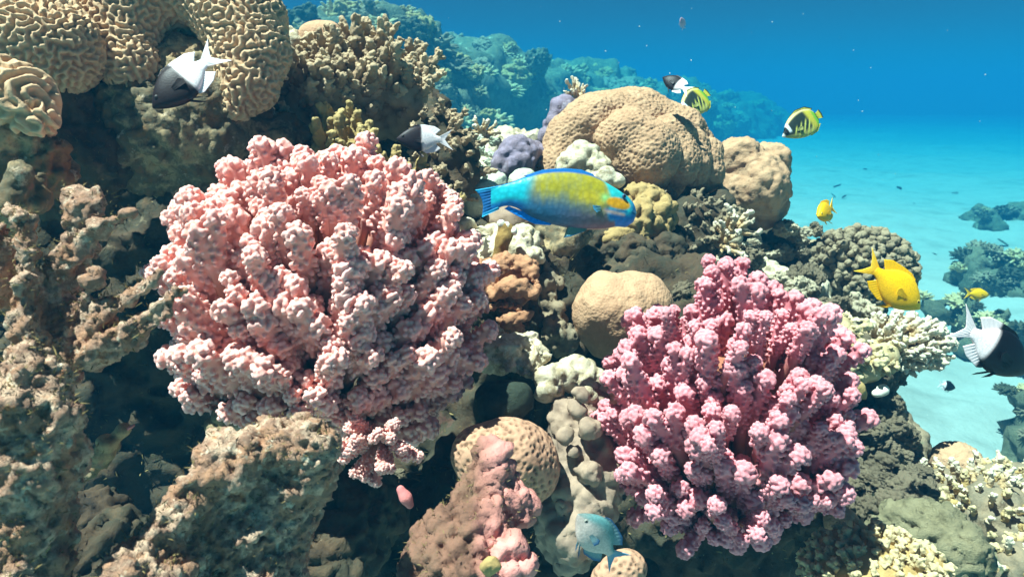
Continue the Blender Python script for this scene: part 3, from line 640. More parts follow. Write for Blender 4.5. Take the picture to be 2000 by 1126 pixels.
# grey sponge wall
SPW = rk('grey lumpy sponge wall between the pillar and the magenta coral', caps([(1110, 800, 1.06, 30), (1130, 850, 1.06, 44), (1140, 930, 1.05, 60), (1120, 1010, 1.03, 62), (1110, 1070, 1.02, 40)], (1150, 780, 1.08, 30), (1170, 900, 1.1, 50), (1090, 1050, 1.04, 40)), M_GREYBLOB, vox=.0045, k=.025, disp=[('fbm', 11, .014), ('knob', 22, .014), ('fbm', 55, .006), ('pit', 70, .004)], seed=92, name='sponge', cat='sponge')
for i, (x, y, r_) in enumerate([(1125, 800, 17), (1145, 835, 20), (1105, 850, 14), (1150, 920, 24), (1130, 770, 16), (1120, 880, 11), (1100, 990, 15)]):
    solid('knob', None, None, caps((x, y, .99, r_), (x+6, y+6, 1.0, r_*.8)), .003, .01, M_GREYBLOB, [('fbm', 26, .008), ('fbm', 90, .002)], seed=93+i, parent=SPW)
rk('crumbly tan rubble on top of the grey sponge wall', caps([(1080, 745, 1.08, 24), (1130, 738, 1.1, 24), (1180, 745, 1.1, 22)], (1150, 765, 1.07, 22), (1190, 770, 1.08, 20)), M_PALEROCK, vox=.004, disp=[('fbm', 20, .012), ('knob', 58, .010)], seed=102)
rk('small pitted tan coral at the feet of the blue grey damselfish', caps((1225, 1110, .95, 38), (1190, 1130, .95, 40)), M_PITTED, vox=.0022, disp=[('fbm', 9, .006), ('pore', 125, .0050)], seed=103, name='pitted_coral', cat='coral')
print('middle', time.time()-T0)

# ================================================================== left foreground
d = .66
prims = caps([(60, 720, d, 46), (105, 590, d, 40), (140, 480, d, 32), (165, 400, d, 24), (140, 385, d, 18)],
             [(140, 500, d, 26), (195, 450, d-.01, 20), (240, 415, d-.02, 12)], [(120, 560, d, 26), (185, 490, d+.02, 17), (160, 400, d+.02, 13)],
             [(40, 700, d-.03, 40), (50, 560, d-.03, 32), (40, 430, d-.02, 24), (10, 415, d, 24)], [(110, 660, d, 38), (165, 590, d-.01, 20), (190, 540, d-.015, 13)],
             [(140, 680, d, 40), (215, 600, d, 26), (318, 548, d-.02, 12)], [(180, 690, d, 34), (270, 640, d, 24), (368, 578, d-.03, 10)], [(250, 650, d, 20), (345, 618, d-.02, 9)],
             [(-20, 560, d, 40), (0, 470, d, 30)], (180, 640, d+.03, 50), (100, 720, d+.03, 60))
solid('dead_branch_coral', 'dead branching coral with crusted tan fingers beside the pale rose coral', 'coral', [(a, b, ra*.82, rb*.82) for a, b, ra, rb in prims], .0025, .008, M_WARMROCK, [('warp', 16, .008), ('fbm', 26, .007), ('knob', 80, .0045), ('pit', 120, .004), ('fbm', 150, .003)], seed=110)
solid('dead_coral_stub', 'fuzzy brown stub standing behind the dead branching coral', 'coral', caps([(20, 400, .76, 30), (38, 340, .76, 20)], [(80, 400, .78, 20), (85, 340, .78, 10)], (20, 420, .78, 50)), .0034, .012, M_ROCK, [('fbm', 24, .008), ('knob', 90, .005)], seed=111)
solid('rock_column', 'tall crusted rock column below the dead branching coral', 'rock', caps([(60, 700, .56, 28), (70, 790, .55, 50), (50, 900, .55, 66), (40, 1150, .54, 84)], [(20, 690, .54, 22), (0, 800, .53, 56)], [(110, 760, .57, 24), (100, 900, .57, 34)]), .0026, .02, M_WARMROCK, [('warp', 10, .010), ('fbm', 18, .010), ('knob', 80, .005), ('pit', 150, .0032), ('fbm', 170, .0035)], seed=112)
d = .66
solid('leaning_slab', 'big leaning slab of dead coral with a bright rim and shaded pitted face', 'rock',
      caps([(215, 1140, d-.10, 27), (330, 1012, d-.06, 27), (450, 905, d-.02, 28), (560, 848, d+.01, 25), (605, 838, d+.01, 29)],
           [(608, 850, d+.01, 24), (590, 930, d+.03, 26), (556, 1010, d+.03, 34), (545, 1130, d+.02, 40)], [(520, 905, d+.02, 36), (430, 990, d, 42), (350, 1075, d-.04, 46), (290, 1150, d-.08, 50)],
           [(545, 960, d+.03, 40), (480, 1040, d+.01, 52), (420, 1140, d-.02, 60)], (500, 1120, d+.01, 56)),
      .0026, .022, M_WARMROCK, [('warp', 11, .010), ('fbm', 20, .010), ('knob', 95, .005), ('pit', 150, .0032), ('fbm', 170, .0035)], seed=113)
rk('small orange crusted nub behind the leaning slab', caps([(405, 900, .78, 22), (412, 850, .78, 16)], (440, 885, .8, 18), (455, 865, .8, 9)), M_WARMROCK, vox=.003, disp=[('fbm', 24, .006), ('knob', 80, .006)], seed=114)
rt = solid('rose_stub', 'thin grey stub with a rose tip poking from the dark hollow', 'coral', caps([(195, 895, .74, 20), (215, 865, .74, 14), (238, 845, .74, 9)], [(210, 880, .75, 14), (180, 930, .76, 12)]), .0026, .008, M_ROCK, [('fbm', 40, .006), ('knob', 90, .004)], seed=115)
solid('tip', None, None, caps([(234, 845, .738, 7), (262, 830, .738, 5)]), .002, .004, M_PINKFLESH, [('fbm', 60, .002)], seed=116, parent=rt)
rk('mottled boulder low in the dark hollow behind the column', caps((190, 1000, 1.05, 50), (230, 1050, 1.0, 55), (170, 1100, .95, 50)), M_DARKROCK, seed=116)
rk('brown rubble ridge below the underside of the pale rose coral', caps([(440, 830, .96, 30), (500, 780, .98, 30), (560, 820, .98, 40), (640, 880, 1.0, 40)], (520, 740, 1.0, 16)), M_ROCK, vox=.0045, disp=[('fbm', 18, .014), ('knob', 50, .012)], seed=117)
rk('dim boulder in the hollow under the pale rose coral', caps([(700, 1000, 1.1, 90), (640, 1100, 1.0, 70)]), M_DARKROCK, seed=118)
def rose_tuft():
    root = empty('cauliflower_coral', P(745, 900, .92), 'small pale tuft of cauliflower coral hanging under the larger rose one', 'coral')
    r = random.Random(4)
    for i in range(16):
        a = i/16*2*math.pi; dr = np.array([math.cos(a)*.8, -.9, math.sin(a)*.7-.1])+np.array([r.gauss(0, .2) for _ in range(3)]); dr /= np.linalg.norm(dr)
        b = P(745, 850, .93); branch(root, 'branch', r.choice(PV1), b, dr, (.55,)*2+(.5,), r.uniform(0, 6))
rose_tuft()
solid('rose_sponge', 'small rose coloured lobe hanging in the dark gap beside the crusted pillar', 'sponge', caps([(782, 955, .86, 7), (793, 972, .86, 12), (800, 985, .86, 8)]), .002, .004, M_PINKFLESH, [('fbm', 40, .001)], seed=119)
print('left', time.time()-T0)

# ================================================================== right side
rr = random.Random(21)
# pale rubble field behind the magenta coral
for i in range(70):
    x, y = rr.uniform(1440, 1700), rr.uniform(495, 700)
    if y < 480+(x-1440)*.42 or y > 560+(x-1440)*.75: continue
    d = 1.78-.0010*(y-500)
    c, rm = W((x, y, d, rr.uniform(17, 36))); place_rock('reef_stone', 'lump of pale crumbly rubble heaped behind the magenta coral', 'rock', c, rm, M_PALEROCK if rr.random() < .72 else M_GREENROCK, 'pale rubble behind the magenta coral', rr)
rk('pale crumbly bank under the rubble lumps behind the magenta coral', caps([(1470, 560, 1.86, 60), (1560, 600, 1.84, 60), (1650, 660, 1.8, 50)], (1530, 660, 1.75, 70), (1620, 720, 1.72, 50)), M_PALEROCK, vox=.007, disp=[('fbm', 14, .016), ('knob', 34, .016), ('pit', 44, .010)], seed=120)
for i in range(14):
    x, y = rr.uniform(1475, 1590), rr.uniform(440, 500)
    c, rm = W((x, y, 1.98, rr.uniform(12, 26))); place_rock('reef_stone', 'small crusted lump at the foot of the rough brown boulder coral', 'rock', c, rm, M_PALEROCK if rr.random() < .5 else M_GREENROCK, 'lumps under the brown boulder coral', rr)
# dark knobby dome
KN = variants('knob', finger_variant, range(130, 135), M_KNOBDARK, L=.04, r0=.012, r1=.011, nubs=4, vox=.0028, bend=.003)
d = 2.0; s = d/FPX
colony('knob_coral', 'grey brown dome packed with blunt knobs behind the yellow damselfish', 'coral', P(1675, 530, d), (104*s, .13, 84*s), P(1675, 540, d+.02), 520, lambda v: v[1] < .45 and v[2] > -.45, KN, .04, part='knob', seed=31, scale=.86, coremat=M_DARKROCK, corefac=.86, jit=.08, limit=290)
# white branching table
WV = variants('branch', finger_variant, range(140, 145), M_PALEACRO, L=.07, r0=.0075, r1=.0055, nubs=8, nr=.0042, vox=.0024, bend=.006)
d = 1.6; s = d/FPX
colony('staghorn_coral', 'cream white staghorn coral fan on the reef edge below the yellow damselfish', 'coral', P(1760, 668, d), (92*s, .085, 58*s), P(1715, 690, d+.03), 300, lambda v: v[1] < .6 and (v[0] > -.75), WV, .07, seed=32, scale=.80, coremat=M_ROCK, corefac=.5, jit=.18, limit=190)
c5 = caps((1640, 690, 1.5, 40), (1680, 720, 1.5, 34), (1720, 700, 1.55, 30), (1630, 650, 1.56, 34))
pts = on_shape(c5, 46, 13, lambda n, p: toward(n, p) and n[2] > -.3, spacing=.02)
YV = variants('branch', finger_variant, range(150, 155), M_YELACRO, L=.05, r0=.010, r1=.008, nubs=6, nr=.005, vox=.0026)
field('knob_coral', 'straw yellow knobby coral clump between the magenta coral and the staghorn fan', 'coral', [(p-.01*n, n+np.array([0, 0, .3])) for p, n in pts], YV, .05, .85, part='knob', seed=14, coreprims=c5, coremat=M_YELACRO, slen=.7)
rk('dark overhanging ledge below the staghorn fan', caps([(1700, 745, 1.55, 36), (1735, 735, 1.58, 22)], (1690, 780, 1.6, 34)), M_DARKROCK, seed=121)
solid('white_fragment', 'bright white coral fragment under the dark ledge', 'coral', caps([(1712, 768, 1.46, 8), (1725, 760, 1.46, 11)]), .002, .006, M_WHITE, [('fbm', 40, .002)], seed=122)
rk('cream flat shelf poking out beside the magenta coral', caps([(1640, 755, 1.36, 14), (1672, 760, 1.36, 12), (1685, 770, 1.36, 8)]), M_YELACRO, vox=.003, k=.008, disp=[('fbm', 24, .006)], seed=123)
# turfed slope at lower right
for i in range(60):
    x, y = rr.uniform(1640, 1860), rr.uniform(780, 1010)
    if x > 1745+(y-780)*.40: continue
    d = 1.56-.0013*(y-780)
    c, rm = W((x, y, d, rr.uniform(16, 42))); place_rock('reef_stone', 'turf covered lump on the shaded slope right of the magenta coral', 'rock', c, rm, M_GREENROCK, 'turfed lumps on the shaded slope', rr)
rk('turf covered outcrop on the shaded slope right of the magenta coral', caps([(1690, 820, 1.62, 60), (1730, 880, 1.58, 60), (1740, 960, 1.5, 70)], (1660, 930, 1.5, 70), (1800, 970, 1.5, 50)), M_GREENROCK, vox=.007, disp=[('fbm', 13, .02), ('knob', 34, .014), ('pit', 44, .008)], seed=124)
domec('dome_coral', 'small dusty pink dome coral on the sand edge of the slope', caps((1872, 900, 1.62, 40), (1880, 915, 1.62, 42)), vox=.005, cs=70, amp=.010, seed=125, fb=.012)
domec('dome_coral', 'smooth dusty dome coral under the magenta coral on its sand side', caps((1642, 1020, 1.22, 26), (1650, 1030, 1.22, 26)), vox=.004, seed=126)
for i, (x, y, d, r_) in enumerate([(1598, 970, 1.2, 15), (1603, 985, 1.2, 12), (1588, 955, 1.22, 10)]):
    solid('white_fragment', 'yellowish white fragment wedged under the right edge of the magenta coral', 'coral', caps([(x, y-r_*.5, d, r_*.6), (x+4, y+r_*.5, d, r_*.7)]), .0025, .006, M_WHITE, [('fbm', 30, .006)], seed=127+i, group='white fragments under the magenta coral')
# straw staghorn clump, bottom right
d = 1.0; s = d/FPX
SV = variants('branch', finger_variant, range(160, 166), M_YELACRO, L=.045, r0=.0075, r1=.0052, nubs=7, nr=.0036, vox=.002, bend=.006)
colony('staghorn_coral', 'dense straw coloured staghorn cushion at the foot of the slope', 'coral', P(1712, 1140, d), (140*s, .10, 105*s), P(1712, 1180, d+.03), 560, lambda v: v[2] > -.25 and v[1] < .7, SV, .045, seed=33, scale=.78, coremat=M_YELACRO, corefac=.84, jit=.10, limit=280)
solid('soft_coral', 'fuzzy grey soft coral mound above the straw staghorn cushion', 'coral', caps([(1750, 1030, 1.25, 46), (1820, 1050, 1.2, 56), (1880, 1085, 1.15, 52)], (1830, 1090, 1.2, 60)), .005, .05, M_SOFT, [('fbm', 10, .012), ('knob', 55, .010), ('fbm', 90, .006)], seed=131)
# pale coral slope far right
c6 = caps([(1850, 960, 1.45, 50), (1930, 1000, 1.36, 60), (2010, 1060, 1.3, 60)], [(1950, 950, 1.45, 40), (2020, 960, 1.45, 50)], (1990, 1110, 1.2, 50))
pts = on_shape(c6, 150, 15, lambda n, p: toward(n, p) and n[2] > -.2, spacing=.018)
field('branching_coral', 'pale cream branching coral bank on the right shoulder of the slope', 'coral', [(p-.008*n, n+np.array([.2, 0, .3])) for p, n in pts], YV+WV, .05, .62, seed=16, coreprims=c6, coremat=M_GREENROCK, slen=.8)
print('right', time.time()-T0)

# ================================================================== scattered cover on the reef framework
v, n = REEF; to = CAM-v; dist = np.linalg.norm(to, axis=1); vis = ((n*to).sum(1)/dist > .05) & (dist < 2.6)
cand = np.nonzero(vis)[0]; rr = random.Random(77)
for k in range(280):
    i = int(cand[rr.randrange(len(cand))]); r_ = rr.uniform(.010, .036); mm = rr.choice([M_ROCK, M_DARKROCK, M_DARKROCK, M_GREENROCK])
    place_rock('reef_rock', {'encrusted_rock': 'small tan crusted rock lying in a hollow of the reef framework', 'dark_reef_rock': 'small dark brown rock lying in a hollow of the reef framework', 'turfed_slope_rock': 'small greenish turfed rock lying in a hollow of the reef framework'}[mm.name], 'rock', v[i]-n[i]*r_*.2, r_, mm, {'encrusted_rock': 'tan', 'dark_reef_rock': 'dark', 'turfed_slope_rock': 'greenish'}[mm.name]+' rocks covering the reef framework', rr)
# far coral heads on the outcrops
for (v, n), cnt, rs, lab, grp in ((FARA, 120, (.09, .28), 'blue tinted coral head on the rugged outcrop', 'coral heads on the outcrop'), (FARB, 130, (.2, .6), 'faint coral head on the long hazy ridge', 'coral heads on the hazy ridge')):
    to = CAM-v; dist = np.linalg.norm(to, axis=1); cand = np.nonzero(((n*to).sum(1)/dist > -.1) & (n[:, 2] > -.2) & (v[:, 2] > .6))[0]
    for k in range(cnt):
        i = int(cand[rr.randrange(len(cand))]); r_ = rr.uniform(*rs); m = rr.choice([M_FAR, M_YELACRO, M_GREENROCK])
        if rr.random() < .5:
            place_rock('coral_clump', lab, 'coral', v[i]-n[i]*r_*.1, r_, m, grp, rr)
        else:
            o = obj('coral_clump', rr.choice(bushes(M_YELACRO if m is M_FAR else m)), None, v[i]-n[i]*r_*.2); o.scale = (r_*1.2, r_*1.2, r_*rr.uniform(.6, 1)); o.rotation_euler = (rr.uniform(-.3, .3), rr.uniform(-.3, .3), rr.uniform(0, 6)); tag(o, lab, 'coral', grp)
# bommies standing on the sand
def bommie(label, items, m, seed, nb, br):
    pr = []
    for (x, y, d, r_) in items:
        c, rm = W((x, y, d, r_)); pr.append((c, np.array([c[0], c[1], min(c[2], .05)]), rm, rm*1.2))
    o = solid('patch_reef', label, 'reef', pr, .035, .1, m, [('fbm', 2.6, .10), ('knob', 6, .09), ('fbm', 12, .05)], seed=seed)
    v = np.array([vv.co for vv in o.data.vertices])+np.array(o.location); q = None
    r = random.Random(seed); c0 = v.mean(0)
    for k in range(nb):
        p = v[r.randrange(len(v))]
        if p[2] < .12: continue
        b = obj('coral_clump', r.choice(bushes(r.choice([M_FAR, M_GREENROCK, M_YELACRO]))), None, p); s = r.uniform(*br); b.scale = (s, s, s*.7); b.rotation_euler = (r.uniform(-.3, .3), r.uniform(-.3, .3), r.uniform(0, 6))
        tag(b, 'bushy coral head growing on a patch reef on the sand', 'coral', 'coral heads on the sand patch reefs')
bommie('dim blue patch reef, the farthest one on the pale sand', [(1915, 425, 11, 20), (1975, 425, 11, 26), (1940, 445, 10.5, 16)], M_FAR, 141, 22, (.08, .2))
bommie('patch reef on the sand behind the small far yellow fish', [(1895, 500, 7.2, 20), (1930, 515, 7.0, 26), (1985, 540, 6.8, 26)], M_FAR, 142, 44, (.06, .16))
bommie('low coral patch on the sand behind the half white chromis', [(1830, 605, 5.6, 12), (1890, 600, 5.5, 17), (1950, 615, 5.3, 18), (2010, 640, 5.0, 24)], M_FAR, 143, 46, (.04, .13))
bommie('coral patch on the sand below the half white chromis', [(1995, 790, 4.1, 30), (2030, 775, 4.1, 40)], M_FAR, 144, 24, (.04, .1))
bommie('small coral patch at the sand edge beside the pale coral bank', [(2000, 880, 3.6, 20), (2030, 895, 3.6, 30)], M_FAR, 145, 16, (.03, .08))
rr = random.Random(3)
for k in range(24):
    x, y = rr.uniform(1560, 2000), 330+rr.random()**1.5*330
    dz = -math.tan(math.atan((y-563)/FPX)+PITCH)
    dy = 2.0/max(math.tan(math.atan((y-563)/FPX)+PITCH), .02); p = np.array([(x-1000)/FPX*dy*1.02, dy, .0]); r_ = rr.uniform(.03, .09)
    place_rock('scattered_rock', 'scrap of dark rubble scattered on the open sand', 'rock', p, r_, M_FAR, 'rubble scraps on the sand', rr, flat=.14)
# algae turf on the reef framework and the dead coral in front
def turf(name, label, srcs, seed, L):
    r = np.random.RandomState(seed); Pn = []; Nn = []
    for v, n, cnt in srcs:
        cd_ = np.nonzero(n[:, 2] > .05)[0]; i = r.choice(cd_, cnt); Pn.append(v[i]); Nn.append(n[i])
    p = np.concatenate(Pn)+r.randn(sum(len(a) for a in Pn), 3)*.003; n = np.concatenate(Nn)+r.randn(len(p), 3)*.45; n /= np.linalg.norm(n, axis=1)[:, None]
    s_ = np.cross(n, r.randn(len(p), 3)); s_ /= np.linalg.norm(s_, axis=1)[:, None]; ln = (r.uniform(.4, 1, len(p))**1.5*L)[:, None]; w = ln*.09
    bend = r.randn(len(p), 3)*ln*.25
    V = np.stack([p-s_*w, p+s_*w, p+n*ln*.55+s_*w*.8+bend*.3, p+n*ln+bend], 1).reshape(-1, 3)
    tag(obj(name, make_mesh(name, V, np.arange(len(V)).reshape(-1, 4), M_TURF)), label, kind='stuff')
def wv(o):
    n_ = len(o.data.vertices); c = np.zeros(n_*3, np.float32); o.data.vertices.foreach_get('co', c); m_ = np.zeros(n_*3, np.float32); o.data.vertices.foreach_get('normal', m_)
    return c.reshape(-1, 3).astype(float)+np.array(o.location), m_.reshape(-1, 3).astype(float)
turf('algae_turf', 'short brown algae turf on the reef framework', [(REEF[0][vis], REEF[1][vis], 14000)], 5, .016)
turf('algae_turf', 'fine tan algae turf on the dead coral and rocks', [(*wv(bpy.data.objects[o_]), c_) for o_, c_ in (('leaning_slab', 2600), ('rock_column', 2000), ('dead_branch_coral', 2600), ('coral_rock', 2500), ('coral_rock.001', 1500), ('crusted_pillar', 900))], 6, .007)
print('scatter', time.time()-T0)
# ================================================================== fish
def lerp_curve(pts, t):
    pts = np.asarray(pts, float); x = pts[:, 0]
    # smooth monotone-ish interpolation (Catmull-Rom through numpy)
    n = len(pts); m = np.gradient(pts[:, 1], x)
    i = np.clip(np.searchsorted(x, t)-1, 0, n-2); h = x[i+1]-x[i]; u = (t-x[i])/h
    return (2*u**3-3*u**2+1)*pts[i, 1]+(u**3-2*u**2+u)*h*m[i]+(-2*u**3+3*u**2)*pts[i+1, 1]+(u**3-u**2)*h*m[i+1]
def body_mesh(top, bot, wid, x0, x1, colf, nx=90, nr=56):
    t = (1-np.cos(np.linspace(0.02, math.pi-.02, nx)))/2; xs = x0+(x1-x0)*t
    zt = lerp_curve(top, xs); zb = lerp_curve(bot, xs); w = lerp_curve(wid, xs)
    zt = np.maximum(zt, zb+1e-4)
    a = np.linspace(0, 2*math.pi, nr, endpoint=False); V = []
    cx, sx = np.cos(a), np.sin(a)
    for i in range(nx):
        zc = (zt[i]+zb[i])/2; hh = (zt[i]-zb[i])/2
        V.append(np.stack([np.full(nr, xs[i]), np.sign(cx)*np.abs(cx)**.68*w[i], zc+sx*hh], 1))
    V = np.concatenate(V); I = np.arange(nx*nr).reshape(nx, nr); J = np.roll(I, -1, 1)
    q = np.stack([I[:-1].ravel(), I[1:].ravel(), J[1:].ravel(), J[:-1].ravel()], 1)
    # end caps as quads fans collapsed on centre
    c0, c1 = len(V), len(V)+1
    V = np.concatenate([V, [[xs[0]-.002*(x1-x0), 0, (zt[0]+zb[0])/2], [xs[-1]+.002*(x1-x0), 0, (zt[-1]+zb[-1])/2]]])
    ca = []
    for k in range(0, nr, 2):
        ca.append([c0, I[0, k], I[0, (k+1) % nr], I[0, (k+2) % nr]]); ca.append([c1, I[-1, (k+2) % nr], I[-1, (k+1) % nr], I[-1, k]])
    q = np.concatenate([q, np.array(ca)])
    tt = np.interp(V[:, 0], xs, zt); bb = np.interp(V[:, 0], xs, zb)
    h = (V[:, 2]-bb)/np.maximum(tt-bb, 1e-6)
    return V, q[:, ::-1], colf(V[:, 0], V[:, 2], h)
def fin_mesh(base, tip, colf, rays=9, th=.0011, nu=30, nv=12, axis='y', out=0.0, y0=0.0):
    """base, tip: polylines in (x, z); out: sideways flare of the tip"""
    def rs(pl, n):
        pl = np.asarray(pl, float); L = np.concatenate([[0], np.cumsum(np.linalg.norm(np.diff(pl, axis=0), axis=1))]); t = np.linspace(0, L[-1], n)
        return np.stack([np.interp(t, L, pl[:, k]) for k in range(2)], 1)
    b, tp = rs(base, nu), rs(tip, nu); V = []
    for sgn in (1, -1):
        for j in range(nv):
            f = j/(nv-1); p = b*(1-f)+tp*f; ray = 1+.55*np.sin(np.linspace(0, rays*2*math.pi, nu))
            y = sgn*th*(1-.75*f)*ray*.5+out*f**1.3+y0
            V.append(np.stack([p[:, 0], y, p[:, 1]], 1))
    V = np.concatenate(V); I = np.arange(2*nv*nu).reshape(2, nv, nu); q = []
    A = I[0]; q.append(np.stack([A[:-1, :-1].ravel(), A[:-1, 1:].ravel(), A[1:, 1:].ravel(), A[1:, :-1].ravel()], 1))
    A = I[1]; q.append(np.stack([A[:-1, :-1].ravel(), A[1:, :-1].ravel(), A[1:, 1:].ravel(), A[:-1, 1:].ravel()], 1))
    q.append(np.stack([I[0, -1, :-1], I[0, -1, 1:], I[1, -1, 1:], I[1, -1, :-1]], 1))
    for e in (0, -1): q.append(np.stack([I[0, :-1, e], I[0, 1:, e], I[1, 1:, e], I[1, :-1, e]], 1))
    q = np.concatenate(q); f = np.tile(np.repeat(np.linspace(0, 1, nv), nu), 2); u = np.tile(np.linspace(0, 1, nu), 2*nv)
    return V, q, colf(V[:, 0], V[:, 2], f, u)
def lin(c): return np.array(srgb(*c)[:3])
def const(c):
    return lambda x, z, *k: np.tile(lin(c), (len(x), 1))
def sm(e0, e1, x):
    t = np.clip((x-e0)/(e1-e0), 0, 1); return t*t*(3-2*t)
def mixc(a, b, t): return a*(1-t[:, None])+(lin(b) if isinstance(b, tuple) else b)*t[:, None]
def place_fish(name, label, cat, px, py, d, theta, psi=0.0, group=None, roll=0.0):
    th, ps = rad(theta), rad(psi); fw = math.cos(ps)*(math.cos(th)*RT+math.sin(th)*UPV)-math.sin(ps)*FW
    up = -math.sin(th)*RT+math.cos(th)*UPV
    if up @ UPV < 0: up = -up
    up = up-(up @ fw)*fw; up /= np.linalg.norm(up); lat = np.cross(up, fw)
    if roll: up, lat = math.cos(rad(roll))*up+math.sin(rad(roll))*lat, math.cos(rad(roll))*lat-math.sin(rad(roll))*up
    o = empty(name, P(px, py, d), label, cat, group)
    o.rotation_mode = 'QUATERNION'; o.rotation_quaternion = Matrix([[float(fw[i]), float(lat[i]), float(up[i])] for i in range(3)]).to_quaternion()
    return o
def part(root, name, vqc, m, sc):
    v, q, c = vqc; return obj(name, make_mesh(name, v*sc, q, m, c), root)
def eye(root, x, z, y, r_, sc, iris=(190, 180, 90)):
    for sgn in (1, -1):
        prims = [((0, 0, 0), (0, 0, 0), 1, 1)]; v, q = sdf_mesh(prims, .22, .1)
        rr_ = np.sqrt(v[:, 0]**2+v[:, 2]**2); c = np.where((rr_ < .55)[:, None], lin((8, 8, 10)), lin(iris))
        v = v*np.array([r_, r_*.55, r_])+np.array([x, sgn*y, z]); part(root, 'eye', (v, q, c), M_FIN, sc)
M_PARROT = paint_mat('parrotfish_scales', .36, 150, .35)
# ---- parrotfish (outline in picture pixels about (1090, 395))
def parrotfish():
    d = 0.95; S = d/FPX
    root = place_fish('parrotfish', 'blue green parrotfish with yellow back and orange cheek swimming over the reef', 'fish', 1090, 395, d, 0, -8)
    X = lambda x: x-1090
    Z = lambda y: 395-y
    top = [(X(x), Z(y)) for x, y in [(958, 368), (970, 365.5), (1000, 357), (1025, 347), (1063, 337), (1095, 334), (1130, 336), (1162, 343.5), (1190, 358), (1216, 373), (1236, 388), (1246, 404), (1248, 412)]]
    bot = [(X(x), Z(y)) for x, y in [(958, 412), (970, 409), (985, 404), (1005, 406), (1036, 424), (1072, 436), (1099, 442), (1144, 447), (1180, 446), (1207, 441), (1234, 437), (1245, 424), (1248, 414)]]
    wid = [(X(x), w) for x, w in [(958, 3), (985, 8), (1020, 15), (1063, 23), (1110, 29), (1150, 30), (1190, 27), (1220, 20), (1240, 11), (1248, 2)]]
    def cf(x, z, h):
        px, py = x+1090, 395-z
        scal = fbm(np.stack([px*.22, py*.06, 0*px], 1), 2, 3)
        c = np.tile(lin((46, 92, 124)), (len(x), 1))
        c = mixc(c, (122, 98, 104), sm(1060, 1170, px)*sm(.45, .12, h))
        yel = sm(1008, 1056, px)*sm(.22, .68, h+.10*sm(1090, 1170, px)+.04*scal)
        c = mixc(c, (152, 144, 38), np.clip(yel*(.92+.14*scal), 0, 1))
        c = mixc(c, (196, 172, 40), sm(1100, 1150, px)*sm(1184, 1160, px)*sm(.35, .5, h)*sm(.75, .55, h)*.7)
        tail = sm(1040, 1012, px+.25*(py-390)); c = mixc(c, (26, 168, 182), tail*sm(.05, .45, h)); c = mixc(c, (22, 110, 180), tail*sm(.35, .05, h))
        c = mixc(c, (18, 84, 150), sm(.93, .985, h)*sm(1190, 1170, px))
        # head
        edge = 1176+.28*(py-345)-14*sm(395, 415, py); hd = sm(edge-4, edge+5, px)*sm(.10, .22, h+.5*sm(1195, 1215, px))
        c = mixc(c, (46, 176, 178), hd); c = mixc(c, (150, 214, 130), np.exp(-(((px-1178)/9)**2+((py-388)/7)**2)))
        c = mixc(c, (36, 120, 190), hd*sm(.50, .22, h)); c = mixc(c, (60, 140, 200), sm(1228, 1242, px))
        ork = sm(1.0, .75, np.sqrt(((px-1205)/29)**2+((py-398-.12*(px-1204))/13)**2)); c = mixc(c, (214, 152, 28), ork)
        lin1 = np.exp(-((py-(411+.10*(px-1200)))/1.7)**2)*sm(1172, 1180, px)*sm(1228, 1222, px); c = mixc(c, (30, 90, 150), lin1)
        lin2 = np.exp(-((py-(417+.16*(px-1200)))/3.2)**2)*sm(1168, 1182, px)*sm(1222, 1216, px); c = mixc(c, (206, 168, 150), lin2)
        c = mixc(c, (24, 96, 170), np.exp(-(((px-1240)/7)**2+((py-424)/9)**2))*.9)
        c = mixc(c, (14, 36, 60), np.exp(-((py-(417-.25*(1246-px)))/1.3)**2)*sm(1230, 1238, px)); c = mixc(c, (150, 200, 206), np.exp(-((py-(412-.2*(1246-px)))/2.2)**2)*sm(1236, 1242, px)*.7)
        c = mixc(c, (20, 60, 120), np.exp(-(((px-1219)/10)**2+((py-386)/5)**2))*.8)
        return c
    part(root, 'body', body_mesh(top, bot, wid, X(958), X(1248), cf, 130, 80), M_PARROT, S)
    def tcf(x, z, f, u):
        c = np.tile(lin((20, 92, 150)), (len(x), 1)); c = mixc(c, (30, 160, 205), np.maximum(sm(.16, .02, u), sm(.84, .98, u))); return mixc(c, (26, 160, 196), sm(.35, 0, f))
    pt = lambda L: [(X(x), Z(y)) for x, y in L]
    part(root, 'tail_fin', fin_mesh(pt([(972, 366), (968, 378), (966, 390), (967, 400), (975, 410)]), pt([(928, 374), (936, 384), (941, 393), (943, 405), (941, 426)]), tcf, th=5), M_FIN, S)
    part(root, 'dorsal_fin', fin_mesh(pt([(1030, 347), (1063, 339), (1100, 336), (1135, 339), (1165, 346)]), pt([(1022, 345), (1060, 332), (1100, 328), (1136, 330), (1160, 338)]), const((26, 110, 176)), th=4), M_FIN, S)
    part(root, 'anal_fin', fin_mesh(pt([(992, 404), (1020, 414), (1050, 428), (1080, 436)]), pt([(984, 409), (1012, 424), (1044, 438), (1074, 440)]), const((16, 128, 220)), th=4), M_FIN, S)
    for sg in (1, -1):
        part(root, 'pelvic_fin', fin_mesh(pt([(1150, 444), (1130, 444), (1110, 442)]), pt([(1140, 452), (1116, 461), (1103, 463)]), lambda x, z, f, u: mixc(np.tile(lin((110, 140, 130)), (len(x), 1)), (50, 150, 200), sm(.8, 1, f)), th=3, y0=sg*6, out=sg*3), M_FIN, S)
        part(root, 'pectoral_fin', fin_mesh(pt([(1166, 404), (1168, 409), (1167, 414)]), pt([(1150, 404), (1152, 411), (1158, 417)]), lambda x, z, f, u: mixc(np.tile(lin((120, 160, 150)), (len(x), 1)), (70, 150, 190), f), th=3, y0=sg*29.5, out=sg*5), M_FIN, S)
    eye(root, X(1217), Z(383), 20.5, 4.2, S, (60, 90, 120))
parrotfish()
